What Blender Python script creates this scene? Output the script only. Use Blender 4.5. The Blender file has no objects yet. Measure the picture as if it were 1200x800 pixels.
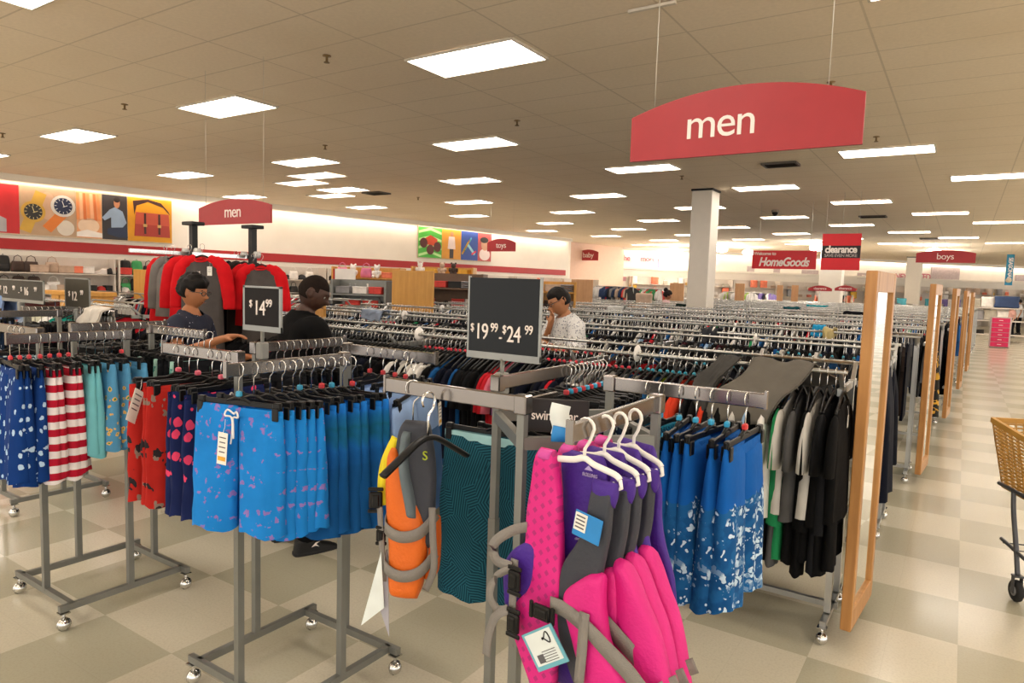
import bpy, math, random
from mathutils import Vector, Matrix, noise
C = bpy.context.scene.collection
SC = bpy.context.scene
PI = math.pi
# ---------------------------------------------------------------- camera
F, YAW, PITCH, ROLL, CAMZ, CEIL = 797.0, .5837, -.0858, .0312, 1.75, 3.77
_cy, _sy = math.cos(YAW), math.sin(YAW)
FWD = Vector((-_sy*math.cos(PITCH), _cy*math.cos(PITCH), math.sin(PITCH)))
_r = Vector((_cy, _sy, 0)); _u = _r.cross(FWD)
RT = _r*math.cos(ROLL)+_u*math.sin(ROLL); UP = -_r*math.sin(ROLL)+_u*math.cos(ROLL)
cam = bpy.data.objects.new('camera', bpy.data.cameras.new('camera')); C.objects.link(cam)
cam.data.sensor_width = 36; cam.data.lens = 36*F/1200; cam.data.clip_end = 200
cam.matrix_world = Matrix.Translation((0, 0, CAMZ)) @ Matrix((RT, UP, -FWD)).transposed().to_4x4()
SC.camera = cam
def ray(px, py): return RT*((px-600)/F) - UP*((py-400)/F) + FWD
def at(px, py, d): return ray(px, py)*d + Vector((0, 0, CAMZ))
def atz(px, py, z):
    r = ray(px, py); return r*((z-CAMZ)/r.z) + Vector((0, 0, CAMZ))
# ---------------------------------------------------------------- world, exposure
SC.view_settings.view_transform = 'Standard'; SC.view_settings.look = 'None'
SC.view_settings.gamma = 1; SC.view_settings.use_curve_mapping = False
SC.view_settings.exposure = 1.15
LIGHT_E = 7.0
w = bpy.data.worlds.new('world'); SC.world = w; w.use_nodes = True
w.node_tree.nodes['Background'].inputs[0].default_value = (1, .95, .89, 1)
w.node_tree.nodes['Background'].inputs[1].default_value = 1.0
random.seed(7)
# ---------------------------------------------------------------- material helpers
def srgb(c):
    if isinstance(c, str): c = tuple(int(c[i:i+2], 16)/255 for i in (0, 2, 4))
    return tuple((x/12.92 if x <= .04045 else ((x+.055)/1.055)**2.4) for x in c)+(1,)
class G:
    def __init__(s, name):
        s.m = bpy.data.materials.new(name); s.m.use_nodes = True; s.t = s.m.node_tree
        s.b = s.t.nodes['Principled BSDF']; s._c = None
    def n(s, ty, ins=None, out=0, **pr):
        nd = s.t.nodes.new('ShaderNode'+ty)
        for k, v in pr.items(): setattr(nd, k, v)
        for k, v in (ins or {}).items(): s.put(nd.inputs[k], v)
        return nd.outputs[out]
    def put(s, i, v):
        if isinstance(v, bpy.types.NodeSocket): s.t.links.new(v, i)
        else: i.default_value = v
    def co(s):
        if s._c is None: s._c = s.n('TexCoord', out=3)
        return s._c
    def xyz(s):
        nd = s.t.nodes.new('ShaderNodeSeparateXYZ'); s.put(nd.inputs[0], s.co()); return nd.outputs
    def math(s, op, a, b=0.0, c=0.0): return s.n('Math', {0: a, 1: b, 2: c}, operation=op)
    def mapc(s, sc=(1, 1, 1), loc=(0, 0, 0), rot=(0, 0, 0)): return s.n('Mapping', {0: s.co(), 1: loc, 2: rot, 3: sc})
    def noise(s, scale, v=None, detail=2.0, out=0): return s.n('TexNoise', {'Vector': v or s.co(), 'Scale': scale, 'Detail': detail}, out=out)
    def mix(s, f, a, b): return s.n('Mix', {0: f, 6: a, 7: b}, out=2, data_type='RGBA')
    def ramp(s, v, lo, hi): return s.n('MapRange', {0: v, 1: lo, 2: hi}, clamp=True)
    def blobs(s, scale, th, st=(1, .3, 1), seed=0., wob=.25, keep=1.):
        v = s.mapc(st, (seed, seed*1.7, seed*.6))
        nz = s.n('TexNoise', {'Vector': v, 'Scale': scale*1.6, 'Detail': 2.}, out=1)
        v2 = s.n('VectorMath', {0: v, 1: s.n('VectorMath', {0: nz, 3: wob/scale}, operation='SCALE')}, operation='ADD')
        vo = s.t.nodes.new('ShaderNodeTexVoronoi'); s.put(vo.inputs['Vector'], v2); vo.inputs['Scale'].default_value = scale
        d = s.math('LESS_THAN', vo.outputs['Distance'], th)
        if keep < 1:
            sp = s.t.nodes.new('ShaderNodeSeparateColor'); s.put(sp.inputs[0], vo.outputs['Color'])
            d = s.math('MULTIPLY', d, s.math('LESS_THAN', sp.outputs[0], keep))
        return d
    def fin(s, col, rough=.8, metal=0., vary=.12, vs=9., bump=0., bs=60., **kw):
        if not isinstance(col, bpy.types.NodeSocket): col = s.mix(0., srgb(col), srgb(col))
        if vary:
            nz = s.noise(vs); v = s.n('MapRange', {0: nz, 1: .25, 2: .75, 3: 1-vary, 4: 1+vary})
            col = s.n('HueSaturation', {4: col, 2: v})
        s.put(s.b.inputs['Base Color'], col)
        s.b.inputs['Roughness'].default_value = rough; s.b.inputs['Metallic'].default_value = metal
        for k, v in kw.items(): s.put(s.b.inputs[k.replace('_', ' ')], v)
        if bump: s.put(s.b.inputs['Normal'], s.n('Bump', {'Strength': bump, 'Distance': .01, 'Height': s.noise(bs)}))
        return s.m
_MC = {}
def mat(name, col, rough=.8, metal=0., **k):
    if name not in _MC: _MC[name] = G(name).fin(col, rough, metal, **k)
    return _MC[name]
DARKEN = {'111214': '050506', '2a2c30': '131417', '1b2236': '0b1020', '5b5b5c': '4a4a4b', '3b2f2c': '1f1714', '1f5a94': '134a80', '5a2430': '3c121c', '17181c': '08080a', '2a2c34': '131418', '15171d': '07080a', '1c1e26': '0c0d12', '20222c': '0d0e14', '121316': '060607', '1a2438': '0a1120', '20242c': '0e1014', '5c5654': '4d4846', '1a2034': '0b0f1c', '4a4644': '2c2927', '141a2c': '090c18', '181a20': '08090c', '5d5c5a': '42413f', '6e6a63': '625e57', '23304c': '121c33', '0f8a7c': '0a7c70', 'a8c432': '8ca820'}
def fab(hexc, bump=.25): return mat('fabric_'+hexc, DARKEN.get(hexc, hexc), .88, bump=bump*2, bs=16, vary=.1, Specular_IOR_Level=.15)
CHROME = mat('chrome', 'd2d2d0', .16, 1., vary=.04)
STEEL = mat('brushed_steel', 'b4b4b0', .32, .95, vary=.06)
GREYM = mat('grey_painted_steel', '7c7d78', .42, .45, vary=.06)
ARM = mat('polished_steel_arm', '8d8783', .18, .95, vary=.05)
BLK = mat('black_plastic', '060607', .4, vary=.05, Specular_IOR_Level=.3)
WHITE = mat('white_plastic', 'ece9e4', .4, vary=.03)
CLEAR = mat('clear_plastic', 'b9b9b4', .2, vary=.05)
WOOD = None
g = G('honey_wood'); nz = g.noise(3., g.mapc((9, 9, .8)), 4.); WOOD = g.fin(g.mix(g.ramp(nz, .3, .7), srgb('a3703a'), srgb('ba874c')), .42, vary=.05)
g = G('maple_panel'); nz = g.noise(3., g.mapc((9, 9, .8)), 4.); MAPLE = g.fin(g.mix(g.ramp(nz, .3, .7), srgb('c28a3c'), srgb('d09a48')), .45, vary=.04)
g = G('pale_panel'); nz = g.noise(3., g.mapc((9, 9, .8)), 4.); PALEW = g.fin(g.mix(g.ramp(nz, .3, .7), srgb('c89668'), srgb('d4a478')), .5, vary=.04)
def emi(name, col, e):
    if name in _MC: return _MC[name]
    g = G(name); g.fin(col, .5, vary=0, Emission_Strength=e); g.b.inputs['Emission Color'].default_value = srgb(col); _MC[name] = g.m; return g.m
# ---------------------------------------------------------------- mesh builder
class MB:
    def __init__(s): s.v = []; s.f = []; s.sm = []; s.mi = []; s.cur = 0
    def add(s, vs, fs, smooth=True):
        o = len(s.v); s.v += [tuple(p) for p in vs]
        for f in fs: s.f.append([i+o for i in f]); s.sm.append(smooth); s.mi.append(s.cur)
        return s
    def box(s, c, d, rz=0., M=None, bev=0.):
        x, y, z = d[0]/2, d[1]/2, d[2]/2
        R = Matrix.Rotation(rz, 3, 'Z') if M is None else M
        if bev:
            b = min(bev, x*.9, y*.9, z*.9); vs = []
            for sx in (-1, 1):
                for sy in (-1, 1):
                    for sz in (-1, 1):
                        vs += [(sx*x, sy*(y-b), sz*(z-b)), (sx*(x-b), sy*y, sz*(z-b)), (sx*(x-b), sy*(y-b), sz*z)]
            def I(a, b_, c_, k): return ((a > 0)*4+(b_ > 0)*2+(c_ > 0))*3+k
            fs = []
            for q in (-1, 1):
                fs.append([I(q, a, b_, 0) for a, b_ in ((-1, -1), (1, -1), (1, 1), (-1, 1))])
                fs.append([I(a, q, b_, 1) for a, b_ in ((-1, -1), (1, -1), (1, 1), (-1, 1))])
                fs.append([I(a, b_, q, 2) for a, b_ in ((-1, -1), (1, -1), (1, 1), (-1, 1))])
                for p in (-1, 1):
                    fs.append([I(q, p, -1, 0), I(q, p, 1, 0), I(q, p, 1, 1), I(q, p, -1, 1)])
                    fs.append([I(q, -1, p, 0), I(q, 1, p, 0), I(q, 1, p, 2), I(q, -1, p, 2)])
                    fs.append([I(-1, q, p, 1), I(1, q, p, 1), I(1, q, p, 2), I(-1, q, p, 2)])
                    for t in (-1, 1): fs.append([I(q, p, t, 0), I(q, p, t, 1), I(q, p, t, 2)])
        else:
            vs = [(a*x, b*y, c_*z) for a in (-1, 1) for b in (-1, 1) for c_ in (-1, 1)]
            fs = [(0, 1, 3, 2), (4, 6, 7, 5), (0, 4, 5, 1), (2, 3, 7, 6), (0, 2, 6, 4), (1, 5, 7, 3)]
        cc = Vector(c); return s.add([cc+R@Vector(p) for p in vs], fs, False)
    def bar(s, a, b, w, h=None, up=(0, 0, 1)):
        a = Vector(a); b = Vector(b); d = (b-a); L = d.length; d.normalize(); up = Vector(up)
        if abs(d.dot(up)) > .95: up = Vector((1, 0, 0))
        x = d.cross(up).normalized(); z = x.cross(d)
        return s.box((a+b)/2, (w, L, h or w), M=Matrix((x, d, z)).transposed())
    def tube(s, pts, r, n=8, cap=True, flat=1., up=None):
        pts = [Vector(p) for p in pts]; m = len(pts); rs = r if isinstance(r, (list, tuple)) else [r]*m
        vs = []; nx = None
        for i, p in enumerate(pts):
            t = (pts[min(i+1, m-1)]-pts[max(i-1, 0)]).normalized()
            if nx is None:
                a = Vector(up) if up else (Vector((0, 0, 1)) if abs(t.z) < .9 else Vector((1, 0, 0)))
                nx = (a-t*a.dot(t)).normalized()
            else: nx = (nx-t*nx.dot(t)).normalized()
            ny = t.cross(nx)
            for k in range(n):
                an = 2*PI*k/n; vs.append(p+nx*math.cos(an)*rs[i]*flat+ny*math.sin(an)*rs[i])
        fs = [(i*n+k, i*n+(k+1) % n, (i+1)*n+(k+1) % n, (i+1)*n+k) for i in range(m-1) for k in range(n)]
        if cap: fs += [list(range(n))[::-1], [(m-1)*n+k for k in range(n)]]
        return s.add(vs, fs)
    def lathe(s, prof, c=(0, 0, 0), n=16, M=None):
        vs = []; c = Vector(c)
        for r, z in prof:
            for k in range(n):
                p = Vector((r*math.cos(2*PI*k/n), r*math.sin(2*PI*k/n), z)); vs.append(c+(M@p if M else p))
        m = len(prof)
        fs = [(i*n+k, i*n+(k+1) % n, (i+1)*n+(k+1) % n, (i+1)*n+k) for i in range(m-1) for k in range(n)]
        fs += [list(range(n))[::-1], [(m-1)*n+k for k in range(n)]]
        return s.add(vs, fs)
    def ball(s, c, r, n=12, m=8, sc=(1, 1, 1)):
        pr = [(math.sin(PI*i/m)*r, -math.cos(PI*i/m)*r) for i in range(m+1)]
        return s.lathe([(max(a, 1e-4), b) for a, b in pr], c, n, Matrix.Diagonal(sc))
    def prism(s, pts, y0, y1, plane='xz'):
        n = len(pts)
        f = (lambda a, b, y: (a, y, b)) if plane == 'xz' else ((lambda a, b, y: (y, a, b)) if plane == 'yz' else (lambda a, b, y: (a, b, y)))
        vs = [f(a, b, y0) for a, b in pts]+[f(a, b, y1) for a, b in pts]
        return s.add(vs, [list(range(n)), [n+i for i in range(n)][::-1]]+[(i, n+i, n+(i+1) % n, (i+1) % n) for i in range(n)], False)
    def slab(s, rows, t, y0=0., nu=10, nv=24, wob=0., seed=0., pw=.5, curve=0.):
        """puffy panel. rows = (z, xl, xr) from top to bottom, t = half thickness"""
        def row(v):
            q = v*(len(rows)-1); i = min(int(q), len(rows)-2); f = q-i
            def cr(k):
                p = [rows[max(0, min(len(rows)-1, i+j))][k] for j in (-1, 0, 1, 2)]
                return .5*((2*p[1])+(-p[0]+p[2])*f+(2*p[0]-5*p[1]+4*p[2]-p[3])*f*f+(-p[0]+3*p[1]-3*p[2]+p[3])*f**3)
            return cr(0), cr(1), cr(2)
        vs = []; n = 2*nu
        for j in range(nv+1):
            v = j/nv; z, a, b = row(v); e = min(1, (min(v, 1-v)*nv/2.)) if nv > 3 else 1
            e = max(.15, e**.5)
            for k in range(n):
                an = 2*PI*k/n; cx = math.cos(an); sg = 1 if math.sin(an) > 0 else -1
                x = (a+b)/2+(b-a)/2*cx; y = sg*t*e*abs(math.sin(an))**pw
                if wob: y += wob*noise.noise(Vector((x*14+seed, z*9, seed*3)))
                y += curve*(x*x)
                vs.append((x, y0+y, z))
        fs = [(j*n+k, j*n+(k+1) % n, (j+1)*n+(k+1) % n, (j+1)*n+k) for j in range(nv) for k in range(n)]
        fs += [list(range(n))[::-1], [nv*n+k for k in range(n)]]
        return s.add(vs, fs)
    def ribbon(s, pts, wd, th=.003, up=(0, 0, 1), wv=None):
        """flat strap along pts; width along up"""
        pts = [Vector(p) for p in pts]; m = len(pts); vs = []
        for i, p in enumerate(pts):
            t = (pts[min(i+1, m-1)]-pts[max(i-1, 0)]).normalized(); u = Vector(wv[i] if wv else up)
            u = (u-t*u.dot(t)).normalized(); nn = t.cross(u)
            for a, b in ((-1, -1), (1, -1), (1, 1), (-1, 1)): vs.append(p+u*a*wd/2+nn*b*th/2)
        fs = [(i*4+k, i*4+(k+1) % 4, (i+1)*4+(k+1) % 4, (i+1)*4+k) for i in range(m-1) for k in range(4)]
        fs += [(3, 2, 1, 0), tuple((m-1)*4+k for k in range(4))]
        return s.add(vs, fs)
    def mesh(s, name, mats):
        me = bpy.data.meshes.new(name); me.from_pydata(s.v, [], s.f)
        for m in (mats if isinstance(mats, list) else [mats]): me.materials.append(m)
        me.polygons.foreach_set('use_smooth', s.sm); me.polygons.foreach_set('material_index', s.mi)
        me.update(); return me
    def build(s, name, mats, parent=None, loc=None, rz=0.):
        return link(name, s.mesh(name, mats), parent, loc, rz)
def link(name, me, parent=None, loc=None, rz=0.):
    o = bpy.data.objects.new(name, me); C.objects.link(o)
    if parent: o.parent = parent
    if loc is not None: o.location = loc
    if rz: o.rotation_euler.z = rz
    return o
def tag(o, label, cat, group=None, kind=None):
    o['label'] = label; o['category'] = cat
    if group: o['group'] = group
    if kind: o['kind'] = kind
    return o
def thing(name, label, cat, loc=(0, 0, 0), rz=0., group=None):
    o = bpy.data.objects.new(name, None); C.objects.link(o); o.empty_display_size = .1
    o.location = loc; o.rotation_euler.z = rz
    return tag(o, label, cat, group)
def struct(o): o['kind'] = 'structure'; return o
def smooth_path(pts, n=6):
    pts = [Vector(p) for p in pts]; out = []
    for i in range(len(pts)-1):
        p = [pts[max(0, min(len(pts)-1, i+j))] for j in (-1, 0, 1, 2)]
        for k in range(n):
            f = k/n; out.append(.5*((2*p[1])+(-p[0]+p[2])*f+(2*p[0]-5*p[1]+4*p[2]-p[3])*f*f+(-p[0]+3*p[1]-3*p[2]+p[3])*f**3))
    return out+[pts[-1]]
def subtree(o):
    return [(c, subtree(c)) for c in o.children]
def dup(o, loc=None, rz=None, label=None, cat=None, group=None, tree=None, parent=None, scale=None):
    if tree is None: tree = subtree(o)
    c = o.copy(); C.objects.link(c)
    if parent is not None: c.parent = parent
    if loc is not None: c.location = loc
    if rz is not None: c.rotation_euler = (c.rotation_euler.x, c.rotation_euler.y, rz)
    if label: c['label'] = label
    if cat: c['category'] = cat
    if group: c['group'] = group
    if scale: c.scale = scale
    for ch, tr in tree: dup(ch, tree=tr, parent=c)
    return c
_lett = {}
def text(s, size, m, parent, loc, rot=(PI/2, 0, 0), shear=0., bold=0., depth=.002, align='CENTER', name='lettering', sx=1.):
    cu = bpy.data.curves.new('lettering', 'FONT'); cu.body = s; cu.size = size; cu.shear = shear; cu.offset = bold*size
    cu.extrude = depth; cu.align_x = align; cu.align_y = 'CENTER'; cu.resolution_u = 4; cu.space_character = .92
    t = bpy.data.objects.new(name, cu); C.objects.link(t)
    me = bpy.data.meshes.new_from_object(t.evaluated_get(bpy.context.evaluated_depsgraph_get()))
    bpy.data.objects.remove(t); me.materials.clear(); me.materials.append(m); me.name = name
    o = link(name, me, parent, loc); o.rotation_euler = rot; o.scale = (sx, 1, 1); return o
# ================================================================ SETTING
# floor: vinyl tiles laid in a two-tone checker of 0.6 m blocks
g = G('floor_tiles'); x, y, z = g.xyz()
bx = g.math('FLOOR', g.math('DIVIDE', g.math('SUBTRACT', x, .10), .605)); by = g.math('FLOOR', g.math('DIVIDE', g.math('SUBTRACT', y, 3.43-.59*20), .59))
chk = g.math('MODULO', g.math('ABSOLUTE', g.math('ADD', bx, by)), 2.)
def grout(g, s_, o_, p_, w_): 
    return g.math('LESS_THAN', g.math('ABSOLUTE', g.math('SUBTRACT', g.math('FRACT', g.math('DIVIDE', g.math('SUBTRACT', s_, o_), p_)), .5)), w_)
cell = g.n('TexWhiteNoise', {0: g.n('CombineXYZ', {0: bx, 1: by, 2: 0.})}, noise_dimensions='3D')
base = g.mix(chk, srgb('b2ae99'), srgb('d0cab6'))
base = g.mix(g.math('MULTIPLY', cell, .3), base, srgb('c2baa5'))
base = g.mix(g.math('MULTIPLY', g.ramp(g.noise(90., detail=4.), .45, .75), .22), base, srgb('8f8873'))
l1 = g.math('LESS_THAN', g.math('FRACT', g.math('DIVIDE', g.math('SUBTRACT', x, .10), .3025)), .008)
l2 = g.math('LESS_THAN', g.math('FRACT', g.math('DIVIDE', g.math('SUBTRACT', y, 3.43-.59*20), .295)), .008)
base = g.mix(g.math('MULTIPLY', g.math('MAXIMUM', l1, l2), .14), base, srgb('857d68'))
rg = g.n('MapRange', {0: g.noise(1.3, detail=4.), 1: .3, 2: .7, 3: .17, 4: .23})
FLOORM = g.fin(base, .2, vary=.06, vs=.8, Roughness=rg, Specular_IOR_Level=.6)
struct(MB().add([(-22, -7, 0), (14, -7, 0), (14, 62, 0), (-22, 62, 0)], [(0, 1, 2, 3)], False).build('floor', FLOORM))
g = G('ceiling_tiles'); x, y, z = g.xyz()
c1 = g.math('LESS_THAN', g.math('FRACT', g.math('DIVIDE', g.math('ADD', x, 4.45+1.23*20), 1.23)), .014)
c2 = g.math('LESS_THAN', g.math('FRACT', g.math('DIVIDE', g.math('ADD', y, -4.78+.585*40), .585)), .028)
cb = g.mix(g.math('MULTIPLY', g.math('MAXIMUM', c1, c2), .45), srgb('eedfc8'), srgb('b0a088'))
cb = g.mix(g.math('MULTIPLY', g.ramp(g.noise(.7, detail=3.), .45, .7), .3), cb, srgb('e0cdae'))
CEILM = g.fin(cb, .95, vary=.04, vs=30, bump=.1, bs=200)
struct(MB().add([(-22, -7, CEIL), (14, -7, CEIL), (14, 62, CEIL), (-22, 62, CEIL)], [(3, 2, 1, 0)], False).build('ceiling', CEILM))
WALLM = mat('painted_wall', 'e9e2d6', .8, vary=.03, vs=2)
REDM = mat('red_paint', 'a8181b', .5, vary=.04)
REDS = mat('red_sign', 'a3232a', .45, vary=.04)
W0, W1 = Vector((-17.758, 6.371, 0)), Vector((-14.809, 26.771, 0)); WD = (W1-W0).normalized(); WN = Vector((WD.y, -WD.x, 0)); WA = math.atan2(WD.y, WD.x)
def wal(s, out=0., z=0.): return W0+WD*s+WN*out+Vector((0, 0, z))
def wallseg(name, a, b, z0, z1, m, th=.12, side=-1):
    a = Vector(a); b = Vector(b); d = (b-a).normalized(); n = Vector((-d.y, d.x, 0))*side*th
    p = [a, b, b+n, a+n]
    return struct(MB().prism([(q.x, q.y) for q in p], z0, z1, 'xy').build(name, m))
wallseg('wall_left', wal(-14), wal(20.6), 0, CEIL, WALLM, side=1)
st = struct(MB().box((0, 0, 0), (34.4, .03, .235)).build('trim_1', REDM)); st.location = wal(3.2, .02, 2.27); st.rotation_euler.z = WA
cove = struct(MB().box((0, 0, 0), (34.4, .10, .08)).build('trim_2', WALLM)); cove.location = wal(3.2, .05, CEIL-.05); cove.rotation_euler.z = WA
ROSE = mat('rose_wall', 'd9b8a4', .8, vary=.03)
wallseg('wall_recess_side', wal(20.6)[:2]+(0,), (-15.6, 28.4, 0), 0, CEIL, WALLM, side=1)
wallseg('wall_recess', (-15.7, 28.3, 0), (-14.95, 33.0, 0), 0, CEIL, ROSE, side=1)
wallseg('wall_back', (-15.2, 33.0, 0), (8.6, 60.0, 0), 0, CEIL, WALLM, side=1)
BD = (Vector((8.6, 60, 0))-Vector((-15.2, 33, 0))).normalized(); BN = Vector((BD.y, -BD.x, 0)); BA = math.atan2(BD.y, BD.x)
def bw(s, out=0., z=0.): return Vector((-15.2, 33, 0))+BD*s+BN*out+Vector((0, 0, z))
tr = struct(MB().box((0, 0, 0), (34, .2, .12)).build('trim_3', WALLM)); tr.location = bw(17, .1, 2.72); tr.rotation_euler.z = BA
for nm_, pos_, ln, an in (('left', wal(3.2, .30, CEIL-.07), 34.4, WA), ('rear', bw(17, .3, CEIL-.07), 34., BA)):  # rear cove and strip are an added light brightening the far wall
    t = thing('cove_light', f'white ceiling cove with a hidden strip light along the {nm_} wall', 'light', pos_, an)
    MB().box((0, -.04, 0), (ln, .02, .14)).build('lip', WALLM, t); MB().box((0, .08, .035), (ln, .06, .02)).build('tube', emi('cove_tube_'+nm_, 'fff2e6', 7. if nm_ == 'left' else 8.), t)
# columns
def column(n, x0, y0, x1, y1):
    c = MB().box(((x0+x1)/2, (y0+y1)/2, (CEIL-.04)/2), (x1-x0, y1-y0, CEIL-.04), bev=.01).build(n, mat('column_paint', 'ddd6ca', .55, vary=.02)); struct(c)
    struct(MB().box(((x0+x1)/2, (y0+y1)/2, CEIL-.02), (x1-x0+.03, y1-y0+.03, .038)).build('trim_4', BLK)); return c
column('wall_column', -4.78, 13.72, -4.36, 14.22)
p = at(975, 320, 27); column('wall_column', p.x-.4, p.y-.35, p.x+.4, p.y+.35)
p = at(1071, 320, 36); column('wall_column', p.x-.35, p.y-.35, p.x+.35, p.y+.35)
# ceiling light panels
LENS = emi('light_lens', 'fff3e6', LIGHT_E)
FRAMEM = mat('light_frame', 'c8bfb0', .6)
def light_proto():
    t = thing('ceiling_light', '', 'light')
    m = MB()
    for sx in (-1, 1): m.box((sx*.5875, 0, .0), (.02, .585, .02))
    for sy in (-1, 1): m.box((0, sy*.2875, .0), (1.155, .015, .02))
    m.build('frame', FRAMEM, t)
    MB().box((0, 0, .004), (1.155, .56, .01)).build('diffuser', LENS, t)
    return t
lp = light_proto(); rows = {0: (4.8, -4.43, 3.75), 1: (7.85, -6.71, 3.73), 2: (10.74, -5.31, 3.67), 3: (13.68, -3.97, 3.64), 4: (16.55, -2.62, 3.6), 5: (19.4, -4.82, 3.6), 6: (22.1, -3.5, 3.55), 7: (25.0, -2.2, 3.56), 8: (27.6, -4.4, 3.5), 9: (30.5, -3., 3.5), -1: (1.9, -6.2, 3.73), -2: (-1.0, -4.2, 3.73), -3: (-4., -5.8, 3.7)}
first = True
from collections import Counter
for k, (yy, xx, sp) in sorted(rows.items()):
    for j in range(-4, 6):
        cx = xx+j*sp+.575; cyy = yy+.29
        if cx > 12 or cx < W0.x+(cyy-6.371)*.1445+.8: continue
        if k <= -1 and -3 < cx < 1 and k == -1: pass
        rel = Vector((cx, cyy, CEIL-CAMZ)); dz = rel.dot(FWD)
        vis = dz > .5 and -20 < 600+F*rel.dot(RT)/dz < 1220 and 400-F*rel.dot(UP)/dz > -20
        if vis:
            px = 600+F*rel.dot(RT)/dz; py = 400-F*rel.dot(UP)/dz
            third = ['far left', 'left', 'middle', 'right', 'far right'][min(4, max(0, int(px//240)))]
            dist = 'closest' if k == 0 else ['', 'second', 'third', 'fourth', 'fifth', 'sixth', 'seventh', 'eighth', 'ninth', 'tenth'][k]
            lab = f'glowing rectangular ceiling light, {dist} row, {third} of the photo'
            gr = f'ceiling lights in the {dist} row, {third} of the photo'
        else: lab = 'glowing rectangular ceiling light beyond the edge of the photo'; gr = 'ceiling lights out of view'
        o = lp if first else dup(lp)
        first = False
        o.location = (cx, cyy, CEIL-.012); o['label'] = lab; o['group'] = gr
# dimmer square panels among the left lights
dm = emi('dim_lens', 'f4e6d4', LIGHT_E*.22)
for (px, py, nm) in ((370, 205.5, 'right'), (353, 214, 'left'), (388, 229, 'rear')):
    p = atz(px, py, CEIL); t = thing('ceiling_panel', f'dim pale square ceiling diffuser, {nm} one of three beside the lights', 'ceiling panel', (p.x, p.y, CEIL-.01))
    MB().box((0, 0, 0), (1.1, .55, .012)).build('diffuser', dm, t)
    m = MB(); m.box((0, .29, 0), (1.16, .02, .018)); m.box((0, -.29, 0), (1.16, .02, .018)); m.build('frame', FRAMEM, t)
def vent(px, py, w_, lab):
    p = atz(px, py, CEIL); t = thing('ceiling_vent', lab, 'air vent', (p.x, p.y, CEIL-.02))
    m = MB()
    for sx in (-1, 1): m.box((sx*w_/2, 0, 0), (.03, w_*.7, .03)); m.box((0, sx*w_*.35, 0), (w_, .03, .03))
    m.build('frame', mat('vent_grey', '5c554c', .5, .3), t)
    m = MB()
    for i in range(6): m.box((0, -w_*.3+i*w_*.12, 0), (w_-.03, .03, .006), M=Matrix.Rotation(.7, 3, 'X'))
    m.build('louvre', mat('vent_dark', '2b2723', .5, .3), t)
vent(915, 191.5, .5, 'dark square ceiling air vent under the large men sign')
vent(441, 225.5, .55, 'dark ceiling air vent beside the left ceiling lights'); vent(1023, 253, .6, 'dark ceiling air vent above the clearance sign')
vent(1090, 279, .6, 'small dark ceiling air vent above the boys sign')
def sprinkler(px, py, lab):
    p = atz(px, py-6, CEIL); t = thing('sprinkler_head', lab, 'sprinkler', (p.x, p.y, CEIL))
    MB().lathe([(.04, 0), (.04, -.008), (.012, -.012), (.012, -.05)], n=10).build('stem', mat('brass', '8a7350', .4, .7), t)
    MB().lathe([(.008, -.05), (.028, -.062), (.028, -.066), (.001, -.067)], n=10).build('deflector', mat('brass', '8a7350', .4, .7), t)
for px, py, lb in ((383, 71, 'small sprinkler left of the large ceiling light'), (146, 128, 'small sprinkler between two left ceiling lights'), (381, 176, 'small sprinkler above the second left light row'), (3, 162, 'small sprinkler at the left photo edge'), (606, 147, 'small sprinkler near the middle light'), (799, 212, 'small sprinkler left of the white column top'), (490, 237, 'small sprinkler over the left far wall'), (1027, 166, 'small sprinkler above the right ceiling light'), (974, 102, 'small sprinkler just above the large men sign')): sprinkler(px, py, lb)
p = atz(908.5, 246, CEIL); t = thing('dome_camera', 'small dark dome camera hanging from the ceiling', 'security camera', (p.x, p.y, CEIL))
MB().lathe([(.09, 0), (.09, -.05), (.07, -.055)], n=14).build('housing', mat('dome_grey', '8f867a', .5), t); MB().ball((0, 0, -.07), .075).build('dome', BLK, t)
p = atz(764, 5, CEIL); tag(MB().box((0, 0, 0), (.36, .03, .02)).build('hanging_rail', mat('rail_w', 'd8cfc0', .5), None, (p.x, p.y, CEIL-.02)), 'short white metal rail fixed to the ceiling above the men sign', 'ceiling rail')
for i, (px, py, d) in enumerate(((746.5, 284, 34), (786, 289, 36), (846, 286, 30), (877, 290, 32), (846, 299, 38), (869, 303, 40), (957, 285, 27), (1095, 284, 27), (1104, 290, 30), (1016, 301, 40), (1029, 304, 41), (1050, 309, 45), (1059, 311, 46), (1132, 310, 44))):
    p = at(px, py, d)
    p.z = min(p.z, CEIL-.25)
    if i == 0: p.x += 2.2; p.y -= .6
    t = thing('pendant_lamp', '', 'lamp', p)
    tag(t, ['bright round ceiling lamp glowing above the far left sales wall', 'bright round lamp beside the purple bag sign', 'bright round lamp just right of the white column', 'bright round lamp above the Welcome sign left end', 'small bright lamp low behind the white column', 'small bright lamp over the far wall, left of the Welcome sign', 'bright round lamp between the Welcome and clearance signs', 'bright round lamp high above the boys sign', 'bright round lamp touching the boys sign top', 'small bright lamp right of the clearance sign', 'small bright lamp, second one right of the clearance sign', 'faint bright lamp before the far wall, left of the boys sign', 'faint bright lamp nearest to the boys sign left end', 'bright round lamp below the boys sign right end'][i], 'lamp')
    MB().ball((0, 0, 0), .26, 14, 8, (1, 1, .55)).build('shade', emi('lamp_glow', 'fff4e6', 14.), t)
    MB().tube([(0, 0, .1), (0, 0, max(.12, CEIL-p.z))], .012, 6).build('stem', WHITE, t)
    ld = bpy.data.lights.new('bulb', 'POINT'); ld.energy = 45; ld.color = (1, .95, .9); ld.shadow_soft_size = .25; lo = bpy.data.objects.new('bulb', ld); C.objects.link(lo); lo.parent = t; lo.location = (0, 0, -.3)
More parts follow.
